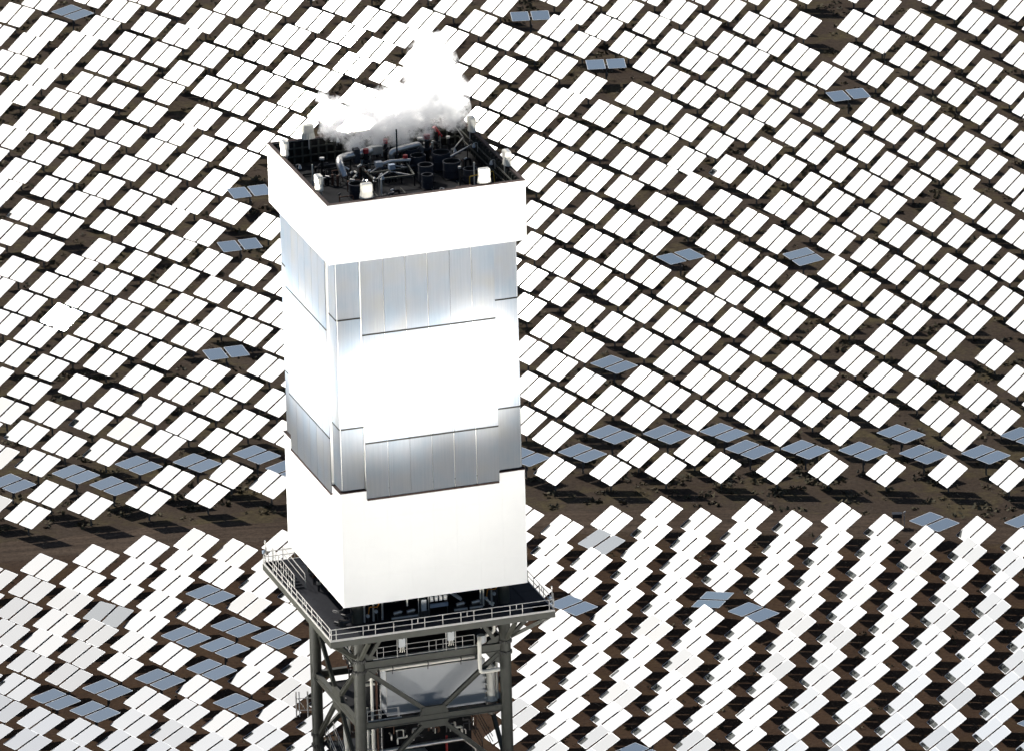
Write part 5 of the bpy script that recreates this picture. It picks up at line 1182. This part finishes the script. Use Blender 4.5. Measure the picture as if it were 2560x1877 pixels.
for s_ in (-.45, .45):
    for dz in (0, .45, .9):
        b = MB(); b.tube([(s_, 3.2, .4+dz), (s_+.9, -5.5, -3.4+dz)], .035, 'dark', 6); b.build('rail', t)
for i in range(7):
    f = i/6; b = MB(); b.tube([(-.45+.9*f, 3.2-8.7*f, .4-3.8*f), (-.45+.9*f, 3.2-8.7*f, 1.3-3.8*f)], .035, 'dark', 6); b.build('rail_post', t)
# aerial brackets on the outer legs
def aerial(x, y, z, sx, sy, lab):
    t = thing('aerial_bracket', W(x, y, z), lab, 'aerial', 'aerial brackets on the tower legs', TH)
    d = Vector((sx, sy, 0)).normalized()
    for dz in (0, 1.05):
        b = MB(); b.tube([(0, 0, dz), d*1.25+Vector((0, 0, dz))], .035, 'rail', 6); b.build('arm', t)
    b = MB(); b.tube([d*.5, d*1.1+Vector((0, 0, 1.05))], .03, 'rail', 6); b.build('diagonal', t)
    for q, k, r in ((1.25, 'rail', .06), (1.0, 'grey', .05), (.3, 'rail', .07)):
        b = MB(); b.tube([d*q+Vector((0, 0, -.55)), d*q+Vector((0, 0, 1.65))], r, k, 8); b.build('antenna', t)
aerial(-6.6, 6.5, 80.6, -1, .25, 'three rod aerials on a bracket on the left leg')
aerial(6.6, -6.3, 77.6, 1, .3, 'rod aerials on a bracket on the front right leg')

# ------------------------------------------------------------------ steam
PUFF = [  # tower-local centre, radius, weight
    ((4.15, 4.7, 129.6), .50), ((4.25, 4.9, 130.5), .75), ((4.4, 5.1, 131.6), 1.25), ((4.6, 5.4, 132.9), 1.75), ((4.9, 5.5, 134.2), 1.9), ((5.0, 5.7, 135.6), 1.6), ((5.0, 5.9, 136.7), 1.1),
    ((6.3, 5.7, 131.3), 1.4), ((6.6, 5.9, 132.8), 1.25), ((3.0, 5.8, 131.0), 1.5), ((1.6, 6.0, 130.6), 1.5), ((.2, 6.2, 130.5), 1.35), ((-1.2, 6.4, 130.7), 1.3), ((-2.5, 6.4, 130.8), 1.1), ((-3.4, 6.5, 130.6), .9),
    ((-1.6, 5.9, 129.3), .9), ((.2, 5.7, 129.3), .8), ((2.2, 5.6, 129.5), .8), ((-3.0, 6.8, 132.2), .8), ((-3.8, 7.0, 133.0), .55), ((-1.0, 6.3, 132.1), 1.1), ((1.2, 6.1, 132.2), 1.2), ((3.0, 5.9, 132.8), 1.2), ((6.9, 6.0, 130.2), .9), ((-4.3, 6.6, 131.6), .55),
]
def steam_material():
    mt = bpy.data.materials.new('steam'); mt.use_nodes = True
    n = mt.node_tree; n.nodes.remove(n.nodes['Principled BSDF']); out = n.nodes['Material Output']
    pv = n.nodes.new('ShaderNodeVolumePrincipled'); pv.inputs['Color'].default_value = (1, 1, 1, 1); pv.inputs['Anisotropy'].default_value = 0.0
    tc = n.nodes.new('ShaderNodeTexCoord')
    nz = n.nodes.new('ShaderNodeTexNoise'); nz.inputs['Scale'].default_value = 1.15; nz.inputs['Detail'].default_value = 7; nz.inputs['Roughness'].default_value = .64
    n.links.new(tc.outputs['Object'], nz.inputs['Vector'])
    acc = None
    for c, r in PUFF:
        r = r*(1.2 if c[2] > 129.4 else 1.0)
        d = n.nodes.new('ShaderNodeVectorMath'); d.operation = 'DISTANCE'; n.links.new(tc.outputs['Object'], d.inputs[0]); d.inputs[1].default_value = Vector(c)-STEAM0
        k = n.nodes.new('ShaderNodeMath'); k.operation = 'MULTIPLY_ADD'; k.inputs[1].default_value = -1/r; k.inputs[2].default_value = 1.0
        n.links.new(d.outputs['Value'], k.inputs[0])
        if acc is None: acc = k.outputs[0]
        else:
            mx = n.nodes.new('ShaderNodeMath'); mx.operation = 'SMOOTH_MAX'; mx.inputs[2].default_value = .25
            n.links.new(acc, mx.inputs[0]); n.links.new(k.outputs[0], mx.inputs[1]); acc = mx.outputs[0]
    # erode the puffs with noise, then turn into density
    a = n.nodes.new('ShaderNodeMath'); a.operation = 'MULTIPLY_ADD'; a.inputs[1].default_value = -2.6; a.inputs[2].default_value = 2.62
    n.links.new(nz.outputs[0], a.inputs[0])
    nf = n.nodes.new('ShaderNodeTexNoise'); nf.inputs['Scale'].default_value = 3.2; nf.inputs['Detail'].default_value = 4; nf.inputs['Roughness'].default_value = .6
    n.links.new(tc.outputs['Object'], nf.inputs['Vector'])
    af = n.nodes.new('ShaderNodeMath'); af.operation = 'MULTIPLY_ADD'; af.inputs[1].default_value = -2.4
    n.links.new(nf.outputs[0], af.inputs[0]); n.links.new(a.outputs[0], af.inputs[2])
    s_ = n.nodes.new('ShaderNodeMath'); s_.operation = 'ADD'; n.links.new(acc, s_.inputs[0]); n.links.new(af.outputs[0], s_.inputs[1])
    mr = n.nodes.new('ShaderNodeMapRange'); mr.interpolation_type = 'SMOOTHSTEP'; mr.inputs['From Min'].default_value = .1; mr.inputs['From Max'].default_value = .75
    mr.inputs['To Max'].default_value = 2.0
    n.links.new(s_.outputs[0], mr.inputs[0]); n.links.new(mr.outputs[0], pv.inputs['Density']); n.links.new(pv.outputs[0], out.inputs['Volume'])
    return mt
STEAM0 = Vector((1.5, 5.0, 127.6))
bm = bmesh.new()
for c, r in PUFF: bmesh.ops.create_icosphere(bm, subdivisions=2, radius=r*1.4, matrix=Matrix.Translation(Vector(c)-STEAM0))
me = bpy.data.meshes.new('steam_plume'); bm.to_mesh(me); bm.free()
st = bpy.data.objects.new('steam_plume', me); col.objects.link(st)
rm_ = st.modifiers.new('merge', 'REMESH'); rm_.mode = 'VOXEL'; rm_.voxel_size = .3
dg = bpy.context.evaluated_depsgraph_get(); me2 = bpy.data.meshes.new_from_object(st.evaluated_get(dg)); st.modifiers.clear(); st.data = me2
me2.materials.clear(); me2.materials.append(steam_material())
st.location = W(*STEAM0); st.rotation_euler = (0, 0, TH); st['kind'] = 'stuff'
tag(st, 'white steam rising in billows from the tower roof', 'steam')
